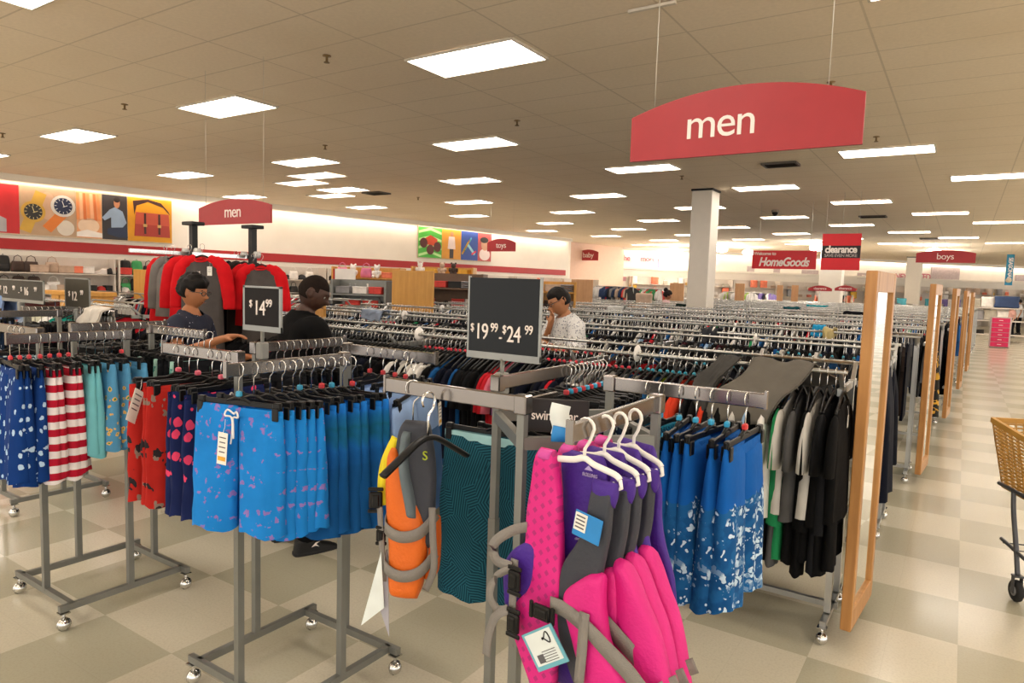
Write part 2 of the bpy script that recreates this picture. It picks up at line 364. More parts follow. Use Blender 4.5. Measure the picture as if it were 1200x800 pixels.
# ================================================================ SIGNS
STEELP = mat('sign_pole', 'b4b4b0', .4, .8)
TXW = mat('lettering_white', 'f0e4dc', .5, vary=0)
def arch_sign(name, label, px0, px1, py, d, hl, hm, txt, tsize, wires=True, tx=0., facing=0., yy=None):
    """red hanging sign, panel along X. hl = edge height, hm = extra arch height, py = pixel of bottom edge (left)"""
    a = at(px0, py, d); r = ray(px1, py); dy = a.y; b = r*(dy/r.y)+Vector((0, 0, CAMZ)); W = b.x-a.x
    t = thing(name, label, 'sign', ((a.x+b.x)/2, a.y, a.z))
    n = 24; top = [(W/2-W*i/n, hl+hm*(1-(2*i/n-1)**2)) for i in range(n+1)]
    pts = [(-W/2, 0), (W/2, 0)]+top
    MB().prism(pts, -.01, .01).build('panel', REDS, t)
    text(txt, tsize, TXW, t, (tx, -.0125, hl*.5+hm*.42))
    if wires:
        for i, sx in enumerate((-.39, .36) if W > 1 and d < 6 else (-.4, .4)):
            zt = hl+hm*(1-(2*sx)**2)
            MB().tube([(sx*W, 0, zt-.01), (sx*W, 0, CEIL-a.z)], .0022 if d < 5 else .0016, 6).build('hanging_wire', mat('wire', 'cfc8bd', .4, .4), t)
    return t
arch_sign('hanging_sign', 'large arched red hanging sign reading men, nearest to the viewer', 739, 1009, 190, 4.0, .25, .11, 'men', .235, tx=-.09)
arch_sign('hanging_sign', 'small arched red sign reading men above the raglan shirts', 234, 318, 264, 7.0, .17, .075, 'men', .165)
arch_sign('hanging_sign', 'arched dark red sign reading toys beside the second poster', 571, 604, 294.5, 17.5, .22, .1, 'toys', .2)
arch_sign('hanging_sign', 'arched red sign reading boys above the far racks', 1073, 1143, 307.5, 16., .22, .07, 'boys', .2, tx=0.)
t = arch_sign('wall_sign', 'arched rose-red sign reading baby on the recessed wall', 677.5, 701, 305, 33, .40, .12, 'baby', .34, wires=False); 
for i, (a, b, nm) in enumerate(((947, 975, 'left'), (978, 1003, 'right'))):
    arch_sign('standing_sign', f'low small arched red sign with pale lettering, {nm} one of two above the far racks', a, b, 340.5, 22, .08, .1, 'clearance', .11, wires=False)
    t = [o for o in bpy.data.objects if o.name.startswith('standing_sign')][-1]; MB().tube([(0, 0, .02), (0, 0, -t.location.z)], .012, 6).build('pole', STEELP, t)
def flat_sign(name, label, px0, px1, py0, py1, d, m, cat='sign'):
    a = at(px0, py1, d); r = ray(px1, py1); b = r*(a.y/r.y)+Vector((0, 0, CAMZ)); r2 = ray(px0, py0); H = (r2*(a.y/r2.y)).z+CAMZ-a.z
    W = b.x-a.x; t = thing(name, label, cat, ((a.x+b.x)/2, a.y, a.z+H/2))
    MB().box((0, 0, 0), (W, .025, H), bev=.004).build('panel', m, t); return t, W, H
RB = mat('bright_red_sign', 'd01422', .45, vary=.04)
t, W_, H_ = flat_sign('hanging_sign', 'wide red rectangular sign with white italic shop name lettering', 881, 956, 293.5, 314.5, 16, RB)
text('HomeGoods', H_*.66, TXW, t, (0.0, -.014, -H_*.14), shear=.25, bold=.03, sx=.80)
text('Welcome to', H_*.25, TXW, t, (-W_*.3, -.014, H_*.33), bold=.02)
for sx in (-.4, .4): MB().tube([(sx*W_, 0, H_/2), (sx*W_, 0, CEIL-t.location.z)], .003, 5).build('hanging_wire', mat('wire', 'cfc8bd', .4, .4), t)
t, W_, H_ = flat_sign('hanging_sign', 'square red sign with a black band reading clearance save even more', 961.5, 1007, 274, 316, 14, RB)
MB().box((0, -.014, .0), (W_, .004, H_*.34)).build('band', mat('sign_black', '1a1416', .5), t)
text('clearance', H_*.27, TXW, t, (0, -.018, H_*.06), bold=.035, sx=.86)
text('SAVE EVEN MORE', H_*.115, mat('sign_grey_letters', 'a89c98', .5), t, (0, -.018, -H_*.105), bold=.02, sx=.98)
for sx in (-.42, 0, .42): MB().tube([(sx*W_, 0, H_/2), (sx*W_, 0, CEIL-t.location.z)], .003, 5).build('hanging_wire', mat('wire', 'cfc8bd', .4, .4), t)
t, W_, H_ = flat_sign('hanging_banner', 'tall narrow blue banner with vertical white lettering at the far right', 1177, 1186, 298, 334, 24, mat('banner_blue', '1f7fa4', .6))
o = text('SEASONAL', .17, TXW, t, (.01, -.016, .04), rot=(PI/2, PI/2, 0), bold=.02)
MB().lathe([(.09, 0), (.09, .004)], n=14, M=Matrix.Rotation(PI/2, 3, 'X')).build('emblem', mat('emblem', 'cfc0a4', .6), t, (0, -.014, -H_*.34))
MB().tube([(0, 0, H_/2), (0, 0, CEIL-t.location.z)], .003, 5).build('hanging_wire', mat('wire', 'cfc8bd', .4, .4), t)
# faint signs on the far wall
GS = mat('faint_grey_sign', 'b9a9a6', .6); PK = mat('faint_plum_sign', 'b0708a', .6)
def wallplate(px0, px1, py0, py1, m, label, txt=None, tm=None, ts=.5):
    # intersect pixel ray with the back wall plane
    def hit(px, py):
        r = ray(px, py); o = Vector((0, 0, CAMZ)); k = (bw(0)-o).dot(BN)/r.dot(BN); return o+r*k
    a = hit(px0, py1); b = hit(px1, py1); c = hit(px0, py0); cen = (a+b)/2; H = c.z-a.z; W = (b-a).length
    t = thing('wall_sign', label, 'sign', cen+BN*.04+Vector((0, 0, H/2)), BA)
    MB().box((0, 0, 0), (W, .05, H)).build('panel', m, t)
    if txt: text(txt, ts*H, tm or TXW, t, (0, -.03, 0), bold=.02)
    return t
wallplate(770.5, 785.5, 303, 315.5, PK, 'plum shopping-bag-shaped sign on the far white wall')
wallplate(774, 778, 297, 303, GS, 'small grey tag sign standing on the plum bag sign')
wallplate(875, 883, 312, 320, GS, 'small square grey sign under the Welcome sign, left')
wallplate(906, 913, 314, 322, GS, 'small square grey sign under the Welcome sign, right')
wallplate(939, 958, 316.5, 322, GS, 'wide grey sign left of the clearance sign bottom')
wallplate(1004, 1026, 320, 326.5, GS, 'grey sign on the far wall right of the clearance sign', 'fitting rooms', TXW, .5)
wallplate(1090, 1123, 313, 327, GS, 'large grey two-line sign on the far wall under the boys sign')
wallplate(1189, 1200, 322, 329, GS, 'grey sign right of the blue banner')
wallplate(719, 733, 324, 329, mat('rose_sign', 'b58088', .6), 'small rose sign above the far clothes, left of the plum bag')
def walltext(px, py, s, h, m, label):
    r = ray(px, py); k = (bw(0)-Vector((0, 0, CAMZ))).dot(BN)/r.dot(BN); p = Vector((0, 0, CAMZ))+r*k+BN*.03
    o = text(s, h, m, None, p, rot=(PI/2, 0, BA), bold=.02, name='wall_lettering'); tag(o, label, 'lettering')
walltext(748, 303, 'the      more', .42, mat('faint_red_text', 'c46a78', .6), 'faint rose words painted on the far wall left of the bag sign')
walltext(1056, 324.5, 'NEX', .5, mat('faint_red_text', 'c46a78', .6), 'red letters NEX painted on the far wall')
walltext(1081, 324.5, 'TTED', .5, mat('faint_red_text', 'c46a78', .6), 'red letters TTED painted on the far wall')
# price signs
SB = mat('price_card_black', '070909', .2, vary=.05, Specular_IOR_Level=.22); SG = mat('price_card_grey', '262322', .35, vary=.08, Specular_IOR_Level=.04)
def price_sign(label, px, pz, W, H, zb, ang, parts, card, loc, pole_to, stand=True, frame=.012):
    t = thing('price_sign', label, 'sign', (loc[0], loc[1], pole_to))
    h0 = zb-pole_to; R = Matrix.Rotation(ang, 3, 'Z')
    MB().tube([(0, 0, 0), (0, 0, h0)], .008, 8).build('pole', GREYM, t)
    MB().box((0, 0, .0), (.042, .042, .075), bev=.006).build('clamp', mat('clamp_grey', '8b8c88', .5), t)
    m = MB()
    m.box((0, 0, h0+frame), (W, .012, .024))
    for sx in (-1, 1): m.box((sx*(W/2-frame/2), 0, h0+H/2), (frame, .01, H))
    if frame > .01: m.box((0, 0, h0+H-.005), (W, .01, .008))
    f = m.build('frame', mat('sign_frame', '8f908c', .35, .5), t); f.rotation_euler.z = ang
    c = MB().box((0, 0, h0+H/2), (W-.006, .008, H-.01)).build('card', card, t); c.rotation_euler.z = ang
    for s_, sz, x, z in parts:
        q = R@Vector((x*W, -.006, h0+H*z)); o = text(s_, sz*H, TXW, t, q, sx=.78 if W < H*1.1 else .95, align='LEFT'); o.rotation_euler = (PI/2, 0, ang)
    return t
# ================================================================ POSTERS on the left wall
def poster(name, label, s0, s1, z0, z1, panels):
    W = s1-s0; H = z1-z0; t = thing(name, label, 'poster', wal((s0+s1)/2, .04, (z0+z1)/2), WA)
    MB().box((0, 0, 0), (W, .04, H)).build('backing', mat('poster_edge', 'c9b9a2', .5), t)
    n = len(panels)
    for i, (bg, fn, u0, u1) in enumerate(panels):
        x0 = -W/2+W*u0; x1 = -W/2+W*u1
        q = MB().box(((x0+x1)/2, -.024, 0), (x1-x0-.01, .008, H-.06)).build('print_panel', bg, t)
        m = fn(Vector(((x0+x1)/2, -.03, 0)), (x1-x0), H, q)
def fl(q, nm, m, pts, y=-.03):  # flat shape printed on a panel
    MB().prism(pts, y-.002, y, 'xz').build(nm, m, q)
def disc(cx, cz, rx, rz=None, n=20, a0=0, a1=2*PI): return [(cx+rx*math.cos(a0+(a1-a0)*i/n), cz+(rz or rx)*math.sin(a0+(a1-a0)*i/n)) for i in range(n)]
def rotq(cx, cz, w_, h_, a): 
    return [(cx+x*math.cos(a)-z*math.sin(a), cz+x*math.sin(a)+z*math.cos(a)) for x, z in ((-w_/2, -h_/2), (w_/2, -h_/2), (w_/2, h_/2), (-w_/2, h_/2))]
def P(n, c): return mat('print_'+n, c, .5, vary=.08, vs=4)
def pn_red(c, w_, h, q): fl(q, 'shirt_print', P('greyshirt', 'a8a4a8'), [(c.x-w_*.5, -h*.45), (c.x+w_*.4, -h*.45), (c.x+w_*.4, -h*.2), (c.x+w_*.2, h*.02), (c.x-w_*.1, h*.12), (c.x-w_*.5, h*.12)])
def pn_watch(c, w_, h, q):
    fl(q, 'cuff_print', P('cuff', 'd8cfc2'), disc(c.x+w_*.3, -h*.3, w_*.16)); fl(q, 'skin_print', P('skin', 'c9a488'), disc(c.x-w_*.02, h*.12, w_*.15, h*.28))
    for cx, cz, r, col, an in ((c.x-w_*.27, -.02*h, .21, 'c9a040', -.35), (c.x+w_*.26, .14*h, .22, 'd87a30', -.7)):
        fl(q, 'strap_print', P('strap'+col, col), rotq(cx, cz, r*h*.95, h*.84, an) if col == 'c9a040' else rotq(cx-w_*.12, cz-h*.28, r*h*.85, h*.55, an), -.034)
        fl(q, 'bezel_print', P('bezel'+col, 'c9a040' if col == 'c9a040' else 'd5d2cc'), disc(cx, cz, r*h), -.038)
        fl(q, 'dial_print', P('dial'+col, '2a2a2a' if col == 'c9a040' else '1c2848'), disc(cx, cz, r*h*.75), -.042)
        for k in range(12):
            a = k*PI/6; fl(q, 'marker_print', P('mk'+col, 'e8d8a0' if col == 'c9a040' else 'e8e8e8'), rotq(cx+math.sin(a)*r*h*.62, cz+math.cos(a)*r*h*.62, .010, .045, -a), -.045)
        fl(q, 'hand_print', P('mk'+col, 'e8d8a0'), rotq(cx, cz+.05, .012, .14, .3), -.045); fl(q, 'hand_print', P('mk'+col, 'e8d8a0'), rotq(cx+.04, cz, .1, .012, .4), -.045)
def pn_towels(c, w_, h, q):
    for i in range(7): fl(q, 'fabric_print', P('or%d' % (i % 3), ('e8935a', 'efb48a', 'd8743c')[i % 3]), [(c.x-w_*.5+i*w_*.14, -h*.1), (c.x-w_*.38+i*w_*.14, -h*.1), (c.x-w_*.40+i*w_*.13, h*.45), (c.x-w_*.5+i*w_*.13, h*.45)])
    fl(q, 'cream_print', P('cream', 'e4c8ac'), disc(c.x-w_*.03, -h*.22, w_*.42, h*.16)); fl(q, 'white_print', P('wht', 'e8e2dc'), [(c.x-w_*.5, -h*.45), (c.x+w_*.5, -h*.45), (c.x+w_*.5, -h*.36), (c.x-w_*.1, -h*.3), (c.x-w_*.5, -h*.36)], -.034)
def pn_man(c, w_, h, q):
    fl(q, 'trouser_print', P('jean', '24324e'), [(c.x-w_*.3, -h*.25), (c.x+w_*.42, -h*.1), (c.x+w_*.5, -h*.42), (c.x+w_*.1, -h*.42), (c.x-w_*.3, -h*.36)])
    fl(q, 'shirt_print', P('bluesh', '93a9c4'), [(c.x-w_*.5, -h*.02), (c.x-w_*.2, h*.16), (c.x, h*.22), (c.x+w_*.3, h*.14), (c.x+w_*.46, -h*.1), (c.x+w_*.3, -h*.2), (c.x-w_*.15, -h*.22), (c.x-w_*.15, -.0), (c.x-w_*.4, -h*.08)], -.034)
    fl(q, 'face_print', P('face', 'b97f5c'), disc(c.x+w_*.08, h*.31, w_*.12, h*.11), -.038); fl(q, 'hair_print', P('hair', '241a14'), disc(c.x+w_*.08, h*.38, w_*.12, h*.06), -.042)
def pn_bag(c, w_, h, q):
    fl(q, 'bag_strap_print', P('bs', '3c1c18'), [(c.x-w_*.35, h*.1), (c.x-w_*.3, h*.3), (c.x-w_*.05, h*.4), (c.x+w_*.3, h*.3), (c.x+w_*.45, h*.15), (c.x+w_*.42, h*.22), (c.x+w_*.25, h*.4), (c.x-w_*.05, h*.46), (c.x-w_*.38, h*.4)])
    fl(q, 'bag_print', P('bag', 'a8382c'), [(c.x-w_*.36, -h*.36), (c.x+w_*.45, -h*.36), (c.x+w_*.42, h*.16), (c.x-w_*.32, h*.16)], -.034)
    fl(q, 'flap_print', P('flap', 'c05038'), [(c.x-w_*.34, -h*.1), (c.x+w_*.44, -h*.1), (c.x+w_*.42, h*.16), (c.x-w_*.32, h*.16)], -.038)
    for sx in (-.12, .2): fl(q, 'buckle_strap_print', P('bs', '3c1c18'), rotq(c.x+w_*sx, -h*.08, .05, h*.45, 0), -.042); fl(q, 'buckle_print', P('bk', 'c8a060'), rotq(c.x+w_*sx, -h*.12, .09, .07, 0), -.045)
s_r = 3.53
s_r = 3.586
poster('wall_poster', 'wide store poster with two wristwatches, a seated man and a red bag', -4.6, s_r, 2.47, 3.60, [(P('red', 'c02428'), pn_red, .30, .601), (P('tan', 'b89a7c'), pn_watch, .601, .736), (P('orange', 'e0a070'), pn_towels, .736, .802), (P('dark', '332e30'), pn_man, .802, .871), (P('yellow', 'd8960e'), pn_bag, .871, 1.)])
def pn_truck(c, w_, h, q):
    for i in range(4):
        z = -h*.45+i*h*.24; fl(q, 'stripe_print', P('gr2', 'bfe8a0'), [(c.x-w_*.48, z), (c.x, z+h*.12), (c.x+w_*.48, z), (c.x+w_*.48, z+h*.08), (c.x, z+h*.2), (c.x-w_*.48, z+h*.08)])
    fl(q, 'toy_body_print', P('toyred', 'd0481c'), [(c.x-w_*.25, -h*.05), (c.x+w_*.28, -h*.1), (c.x+w_*.3, h*.12), (c.x, h*.24), (c.x-w_*.2, h*.14)], -.034)
    for dx, dz in ((-.28, -.02), (.0, -.22), (.3, -.12)): fl(q, 'wheel_print', P('toyw', '5a2018'), disc(c.x+w_*dx, h*dz, w_*.16), -.038)
def pn_girl(c, w_, h, q):
    fl(q, 'coat_print', P('coat', 'ead8d4'), [(c.x-w_*.2, -h*.15), (c.x+w_*.2, -h*.15), (c.x+w_*.15, h*.25), (c.x-w_*.15, h*.25)]); fl(q, 'legs_print', P('legs', '2c2024'), rotq(c.x, -h*.3, w_*.2, h*.3, 0)); fl(q, 'face_print', P('face', 'b97f5c'), disc(c.x, h*.33, w_*.09), -.034)
def pn_blocks(c, w_, h, q):
    for i, cc in enumerate(('e8c020', 'e04828', '38a048', '60b8e0')): fl(q, 'block_print', P('blk%d' % i, cc), rotq(c.x-w_*.26+i*w_*.06, -h*.08+i*h*.05, w_*.07, h*.5, -.6))
    fl(q, 'plane_print', P('pl', '9ad0e0'), rotq(c.x+w_*.1, -h*.12, w_*.12, h*.45, .8), -.034); fl(q, 'plane_print', P('pl2', 'e02848'), rotq(c.x+w_*.25, -h*.22, w_*.3, h*.06, .5), -.038)
def pn_child(c, w_, h, q):
    fl(q, 'shirt_print', P('coat', 'ead8d4'), disc(c.x, -h*.25, w_*.4, h*.2)); fl(q, 'face_print', P('face2', 'd8a284'), disc(c.x, h*.08, w_*.28, h*.2), -.034); fl(q, 'hair_print', P('hair', '241a14'), disc(c.x-w_*.05, h*.24, w_*.3, h*.1), -.038)
def wallhit(px, py):
    r = ray(px, py); k = (wal(0)-Vector((0, 0, CAMZ))).dot(WN)/r.dot(WN); return Vector((0, 0, CAMZ))+r*k
a = wallhit(489, 264); b = wallhit(575, 264); sA = (a-W0).dot(WD); sB = (b-W0).dot(WD); zt = a.z; zb = wallhit(489, 302).z
poster('wall_poster', 'smaller children poster with green toy, orange, blue and red panels', sA, sB, zb, zt, [(P('green', '4cb43c'), pn_truck, 0, .3), (P('orn', 'd8962c'), pn_girl, .3, .56), (P('blue', '24489c'), pn_blocks, .56, .8), (P('red2', 'c05050'), pn_child, .8, 1.)])
# ================================================================ RACKS
DISCM = WHITE
def caster(x, y, parent, r=.03, base=.09):
    c = MB(); c.tube([(x, y, r+.02), (x, y, base)], .008, 6); c.box((x, y, base-.002), (.045, .045, .006)); c.ball((x, y, r), r, 14, 10); c.lathe([(r+.003, -.004), (r+.003, .004)], (x, y, r), 14, Matrix.Rotation(PI/2, 3, 'Y'))
    return c.build('caster', CHROME, parent)
def fourway(label, cx, cy, top=1.42, arms='LFRB', frame_low=False, group=None, arml=.52, rz=0.):
    t = thing('four_way_rack', label, 'clothing rack', (cx, cy, 0), rz, group)
    h = .28; tb = .026; zb = .11
    for a, b in (((-h-.06, -h), (h, -h)), ((h, -h-.06), (h, h)), ((h+.06, h), (-h, h)), ((-h, h+.06), (-h, -h))):
        d = (Vector(a+(0,))-Vector(b+(0,))).normalized()
        MB().bar((a[0], a[1], zb), (b[0], b[1], zb), tb, .03).build('base_bar', GREYM, t)
        caster(a[0]-d.x*.02, a[1]-d.y*.02, t)
    for k, (ux, uy), (dx, dy) in (('L', (0, -h), (-1, 0)), ('F', (h, 0), (0, -1)), ('R', (0, h), (1, 0)), ('B', (-h, 0), (0, 1))):
        m = MB(); m.box((ux, uy, (zb+.95)/2), (.028, .028, .95-zb)); m.box((ux, uy, (.9+top)/2), (.023, .023, top-.9))
        for q in range(9): m.box((ux, uy-.0145*(1 if dx else 0), .3+q*.07), (.006, .001, .006))
        m.build('upright', GREYM, t)
        if k in arms:
            m = MB(); m.box((ux+dx*(arml/2), uy+dy*(arml/2), top), (arml if dx else .016, arml if dy else .016, .046), bev=.003)
            m.box((ux, uy, top), (.04, .04, .055), bev=.004); m.box((ux+dx*arml, uy+dy*arml, top+.003), (.008 if dx else .02, .008 if dy else .02, .056))
            m.build('arm', ARM, t)
    if frame_low:
        m = MB(); z = top-.11
        for a, b in (((0, -h), (h, 0)), ((h, 0), (0, h)), ((0, h), (-h, 0)), ((-h, 0), (0, -h))): m.bar((a[0], a[1], z), (b[0], b[1], z), .022, .035)
        m.build('top_frame', GREYM, t)
    return t
RM = fourway('grey four-way rack with blue swim shorts, standing left of centre', -2.31, 1.87, 1.43)
RL = fourway('grey four-way rack holding flag-striped shorts at the left', -3.81, 1.79, 1.43)
RC = fourway('grey four-way rack holding the pink life vests', -1.0, 1.86, 1.415, frame_low=True)
MB().box((-.28, .20, 1.325), (.016, .40, .03), bev=.002).build('lower_arm', ARM, RC)
RK = fourway('grey four-way rack partly cut off at the left photo edge', -5.75, 2.30, 1.43)
RZ, RPITCH, RDEP = 1.37, 1.82, .55
def ry(k): return 3.60+RPITCH*k
def rx(k): return -.44+.035*(ry(k)-3.6)
def long_rack(label, x0, x1, y, z=RZ, group=None, chrome=None, dep=RDEP):
    t = thing('long_clothing_rack', label, 'clothing rack', ((x0+x1)/2, y+dep/2, 0), 0, group); L = x1-x0; cm = chrome or STEEL
    for s in (-1, 1): MB().tube([(-L/2, s*dep/2, z), (L/2, s*dep/2, z)], .011, 8).build('rail', cm, t)
    nb = max(1, round(L/1.6)); xs = [-L/2+.03+i*(L-.06)/nb for i in range(nb+1)]
    for x in xs:
        MB().bar((x, -dep/2-.0, .1), (x, dep/2, .1), .03).build('foot_bar', cm, t); MB().bar((x, -dep/2, z-.1), (x, dep/2, z-.1), .02, .035).build('cross_bar', cm, t)
        for s in (-1, 1):
            m = MB(); m.box((x, s*dep/2*.55, (z-.1+.1)/2+.02), (.03, .03, z-.2)); m.bar((x, s*dep/2*.55, z-.12), (x, s*dep/2, z), .02); m.build('upright', cm, t)
            caster(x, s*dep/2, t)
    m = MB(); m.bar((-L/2, 0, .1), (L/2, 0, .1), .03); m.build('base_bar', cm, t)
    return t
ORD = ['nearest', 'second', 'third', 'fourth', 'fifth', 'sixth', 'seventh', 'eighth', 'ninth', 'tenth', 'eleventh', 'twelfth', 'thirteenth', 'fourteenth', 'fifteenth', 'sixteenth']
NR = 15
def rleft(k): return -6.5 if k == 0 else (-7.0 if k < 4 else -7.6)-(.25*k)
for k in range(NR): long_rack(f'{ORD[k]} of the long steel clothing racks along the right aisle', rleft(k), rx(k), ry(k))
# mirrors at the rack ends
MIR = mat('mirror_glass', 'e8ecea', .02, 1., vary=0)
def mirror(label, x, y0, y1):
    L = y1-y0; t = thing('wood_framed_mirror', label, 'mirror', (x, (y0+y1)/2, .1), -.07)
    z1 = 1.76; d = .05; st = .055
    for s in (-1, 1): MB().box((0, s*(L/2-st/2), z1/2), (d, st, z1), bev=.004).build('stile', WOOD, t)
    for z in (.05, z1-.05): MB().box((0, 0, z), (d, L-2*st, .1), bev=.003).build('frame_rail', WOOD, t)
    MB().box((.004, 0, z1/2), (.012, L-2*st, z1-.2)).build('mirror_pane', MIR, t)
    MB().box((-.018, 0, z1/2), (.01, L-.02, z1-.02)).build('backing', MAPLE, t)
    m = MB(); m.box((-.04, 0, 1.2), (.04, .2, .03)); m.box((-.04, 0, .4), (.04, .2, .03)); m.build('bracket', STEEL, t)
for k, nm in ((0, 'closest to the viewer'), (2, 'second from the viewer'), (4, 'third from the viewer'), (6, 'fourth from the viewer'), (8, 'farthest one, before the pillow shelf')):
    mirror(f'tall narrow wood-framed mirror at a rack end, {nm}', rx(k)+.09, ry(k)+.0, ry(k)+.54)
# dark end brace + mounting arm visible on the nearest rack
# ================================================================ HANGERS
HK = {}
def hook_mesh(h=.11, r=.02, wire=.0019):
    """hook hanging from a bar centre at z=0; local x across the garment"""
    pts = [(r*math.sin(a), 0, r*math.cos(a)-.0) for a in [(-130+i*26)*PI/180 for i in range(9)]]
    pts = [(x, 0, z) for x, y, z in pts]+[(r*.8, 0, -r*.9), (r*.15, 0, -r*1.5), (0, 0, -r*2), (0, 0, -h)]
    return MB().tube(pts, wire, 6, up=(0, 1, 0)).mesh('hook', CHROME)
HOOK = hook_mesh(wire=.0024); HOOKB = hook_mesh(.12, .026, .0024); HOOKW = None
def clip_hanger_mesh(w_=.36):
    m = MB(); m.box((0, 0, -.115), (w_, .008, .018), bev=.002); m.tube([(-.05, 0, -.112), (-.012, 0, -.098), (.012, 0, -.098), (.05, 0, -.112)], .006, 6)
    for s in (-1, 1):
        m.box((s*(w_/2-.02), 0, -.115), (.03, .018, .026), bev=.003); m.box((s*(w_/2-.02), -.012, -.14), (.026, .006, .045), bev=.003); m.box((s*(w_/2-.02), .012, -.14), (.026, .006, .045), bev=.003)
    return m.mesh('hanger', BLK)
CLIPH = clip_hanger_mesh()
def shirt_hanger_mesh(w_=.42, m_=BLK):
    m = MB(); pts = smooth_path([(-w_/2, 0, -.175), (-w_*.3, 0, -.135), (-.04, 0, -.1), (0, 0, -.092), (.04, 0, -.1), (w_*.3, 0, -.135), (w_/2, 0, -.175)], 4)
    m.tube(pts, .007, 6, up=(0, 0, 1), flat=1.3); return m.mesh('hanger', m_)
SHH = shirt_hanger_mesh()
CLIPC = {}
def sizer(col):
    if col not in CLIPC: CLIPC[col] = MB().box((0, 0, -.085), (.022, .016, .02), bev=.004).mesh('size_marker', mat('size_marker_'+col, col, .4))
    return CLIPC[col]
# ================================================================ GARMENT MATERIALS
def pat(name, fn, rough=.85, bump=.25, **k):
    g = G('fabric_'+name); return g.fin(fn(g), rough, vary=.08, bump=bump*2, bs=16, Specular_IOR_Level=.15, **k)
def S(c): return srgb(c)
def gt(g, v, t): return g.math('GREATER_THAN', v, t)
M_CRAB = pat('blue_crab', lambda g: g.mix(g.math('MULTIPLY', g.blobs(34, .36, (1, .8, 1), .3, 1.6, .42), .55), S('1b7ac8'), S('a8609a')))
M_ELE = pat('navy_elephant', lambda g: g.mix(g.blobs(40, .30, (1, .6, .62), 1.1, .6, .7), S('0d3474'), S('a9c6e0')))
def f_flag(g):
    x, y, z = g.xyz()
    st = gt(g, g.math('FRACT', g.math('MULTIPLY', z, 15.)), .5)
    a = g.mix(st, S('dcd6d8'), S('a8152e'))
    b = g.mix(g.blobs(40, .26, (1, .6, .62), 2.1, .6, .6), S('173f86'), S('b9cce0'))
    return g.mix(g.math('LESS_THAN', g.math('ADD', x, g.math('MULTIPLY', g.noise(3.), .03)), -.035), a, b)
M_FLAG = pat('flag_stripe', f_flag)
M_AQUA = fab('6fb9c4')
M_PINE = pat('pineapple', lambda g: g.mix(g.blobs(34, .17, (1, .7, .8), .2, .5, .75), g.mix(g.blobs(34, .30, (1, .7, .8), .2, .5, .75), S('4e8cb4'), S('d3a85e')), S('2f7a48')))
M_RED = pat('red_floral', lambda g: g.mix(g.blobs(17, .42, (1, .8, .7), 3.2, 1.6, .6), g.mix(g.blobs(22, .34, (1, .8, .7), 5.2, 1.6, .5), S('a0201a'), S('7d6a60')), S('262024')))
M_MEL = pat('watermelon', lambda g: g.mix(g.blobs(24, .34, (1, .8, .8), .9, .4, .75), S('141f4a'), S('cf3d62')))
def f_tie(g):
    x, y, z = g.xyz(); n = g.math('ADD', z, g.math('MULTIPLY', g.noise(7.), .2))
    a = g.mix(g.ramp(n, -.24, -.13), S('0e4c86'), S('1a6cc0')); return g.mix(g.math('MULTIPLY', g.ramp(g.math('ABSOLUTE', g.math('ADD', n, .13)), .05, .0), .8), a, S('0f5560'))
M_TIE = pat('blue_dip_dye', f_tie)
def f_den(g):
    x, y, z = g.xyz(); return g.mix(gt(g, z, -.30), S('3e5f8c'), S('86a3cf'))
M_DEN = pat('two_tone_blue', f_den)
def f_palm(g):
    x, y, z = g.xyz(); w_ = g.blobs(13, .47, (1, .8, 1), .5, 5.5, .62); p = g.ramp(g.noise(22, detail=4.), .45, .55)
    low = g.mix(w_, S('134a80'), S('b9cfe0')); low = g.mix(g.math('MULTIPLY', p, .75), low, S('1b5c94'))
    return g.mix(gt(g, g.math('ADD', z, g.math('MULTIPLY', g.noise(18.), .1)), -.255), low, S('0e56a4'))
M_PALM = pat('palm_print', f_palm)
def f_geo(g):
    v = g.mapc((1, .8, 1)); vo = g.t.nodes.new('ShaderNodeTexVoronoi'); g.put(vo.inputs['Vector'], v); vo.inputs['Scale'].default_value = 9
    sp = g.t.nodes.new('ShaderNodeSeparateColor'); g.put(sp.inputs[0], vo.outputs['Color']); a = g.math('MULTIPLY', sp.outputs[0], 6.28)
    x, y, z = g.xyz(); q = g.math('ADD', g.math('MULTIPLY', x, g.math('COSINE', a)), g.math('MULTIPLY', z, g.math('SINE', a)))
    return g.mix(gt(g, g.math('SINE', g.math('MULTIPLY', q, 640.)), .35), S('0e3442'), S('235c6b'))
M_GEO = pat('teal_geometric', f_geo)
def f_fish(g):
    x, y, z = g.xyz(); q = g.math('MULTIPLY', g.math('SINE', g.math('MULTIPLY', x, 300.)), g.math('SINE', g.math('MULTIPLY', z, 300.)))
    return g.mix(gt(g, q, .05), S('0c4464'), S('1886a8'))
M_FISH = pat('teal_scales', f_fish)
M_DFL = pat('dark_floral', lambda g: g.mix(g.blobs(12, .5, (1, .8, 1), .7, 2.4, .7), S('16263c'), S('a9b9c0')))
M_DMULTI = pat('dark_tropical', lambda g: g.mix(g.blobs(16, .36, (1, .8, 1), .7, 1.2, .5), g.mix(g.blobs(14, .3, (1, .8, 1), 3.7, 1.2, .4), S('15171c'), S('47613c')), S('b8643c')))
M_LTEAL = pat('pale_leaf', lambda g: g.mix(g.blobs(24, .36, (1, .8, 1), .7, 1.2, .7), S('9cc4b8'), S('4c8c84')))
M_DOTS = pat('white_patterned_shirt', lambda g: g.mix(g.blobs(60, .3, (1, 1, 1), .7, .8, .7), S('d8d8d8'), S('5a6078')))
M_SPECK = pat('navy_speckled', lambda g: g.mix(g.blobs(34, .14, (1, 1, 1), .7, .2, .5), S('2c2f3d'), S('b9bcc8')))
TAGM = mat('tag_card', 'e6e2d8', .6, vary=.03); TAGB = mat('tag_print', '57565a', .6); TAGY = mat('tag_yellow', 'd8a02c', .6); TAGBL = mat('tag_blue', '1f7fc4', .5)
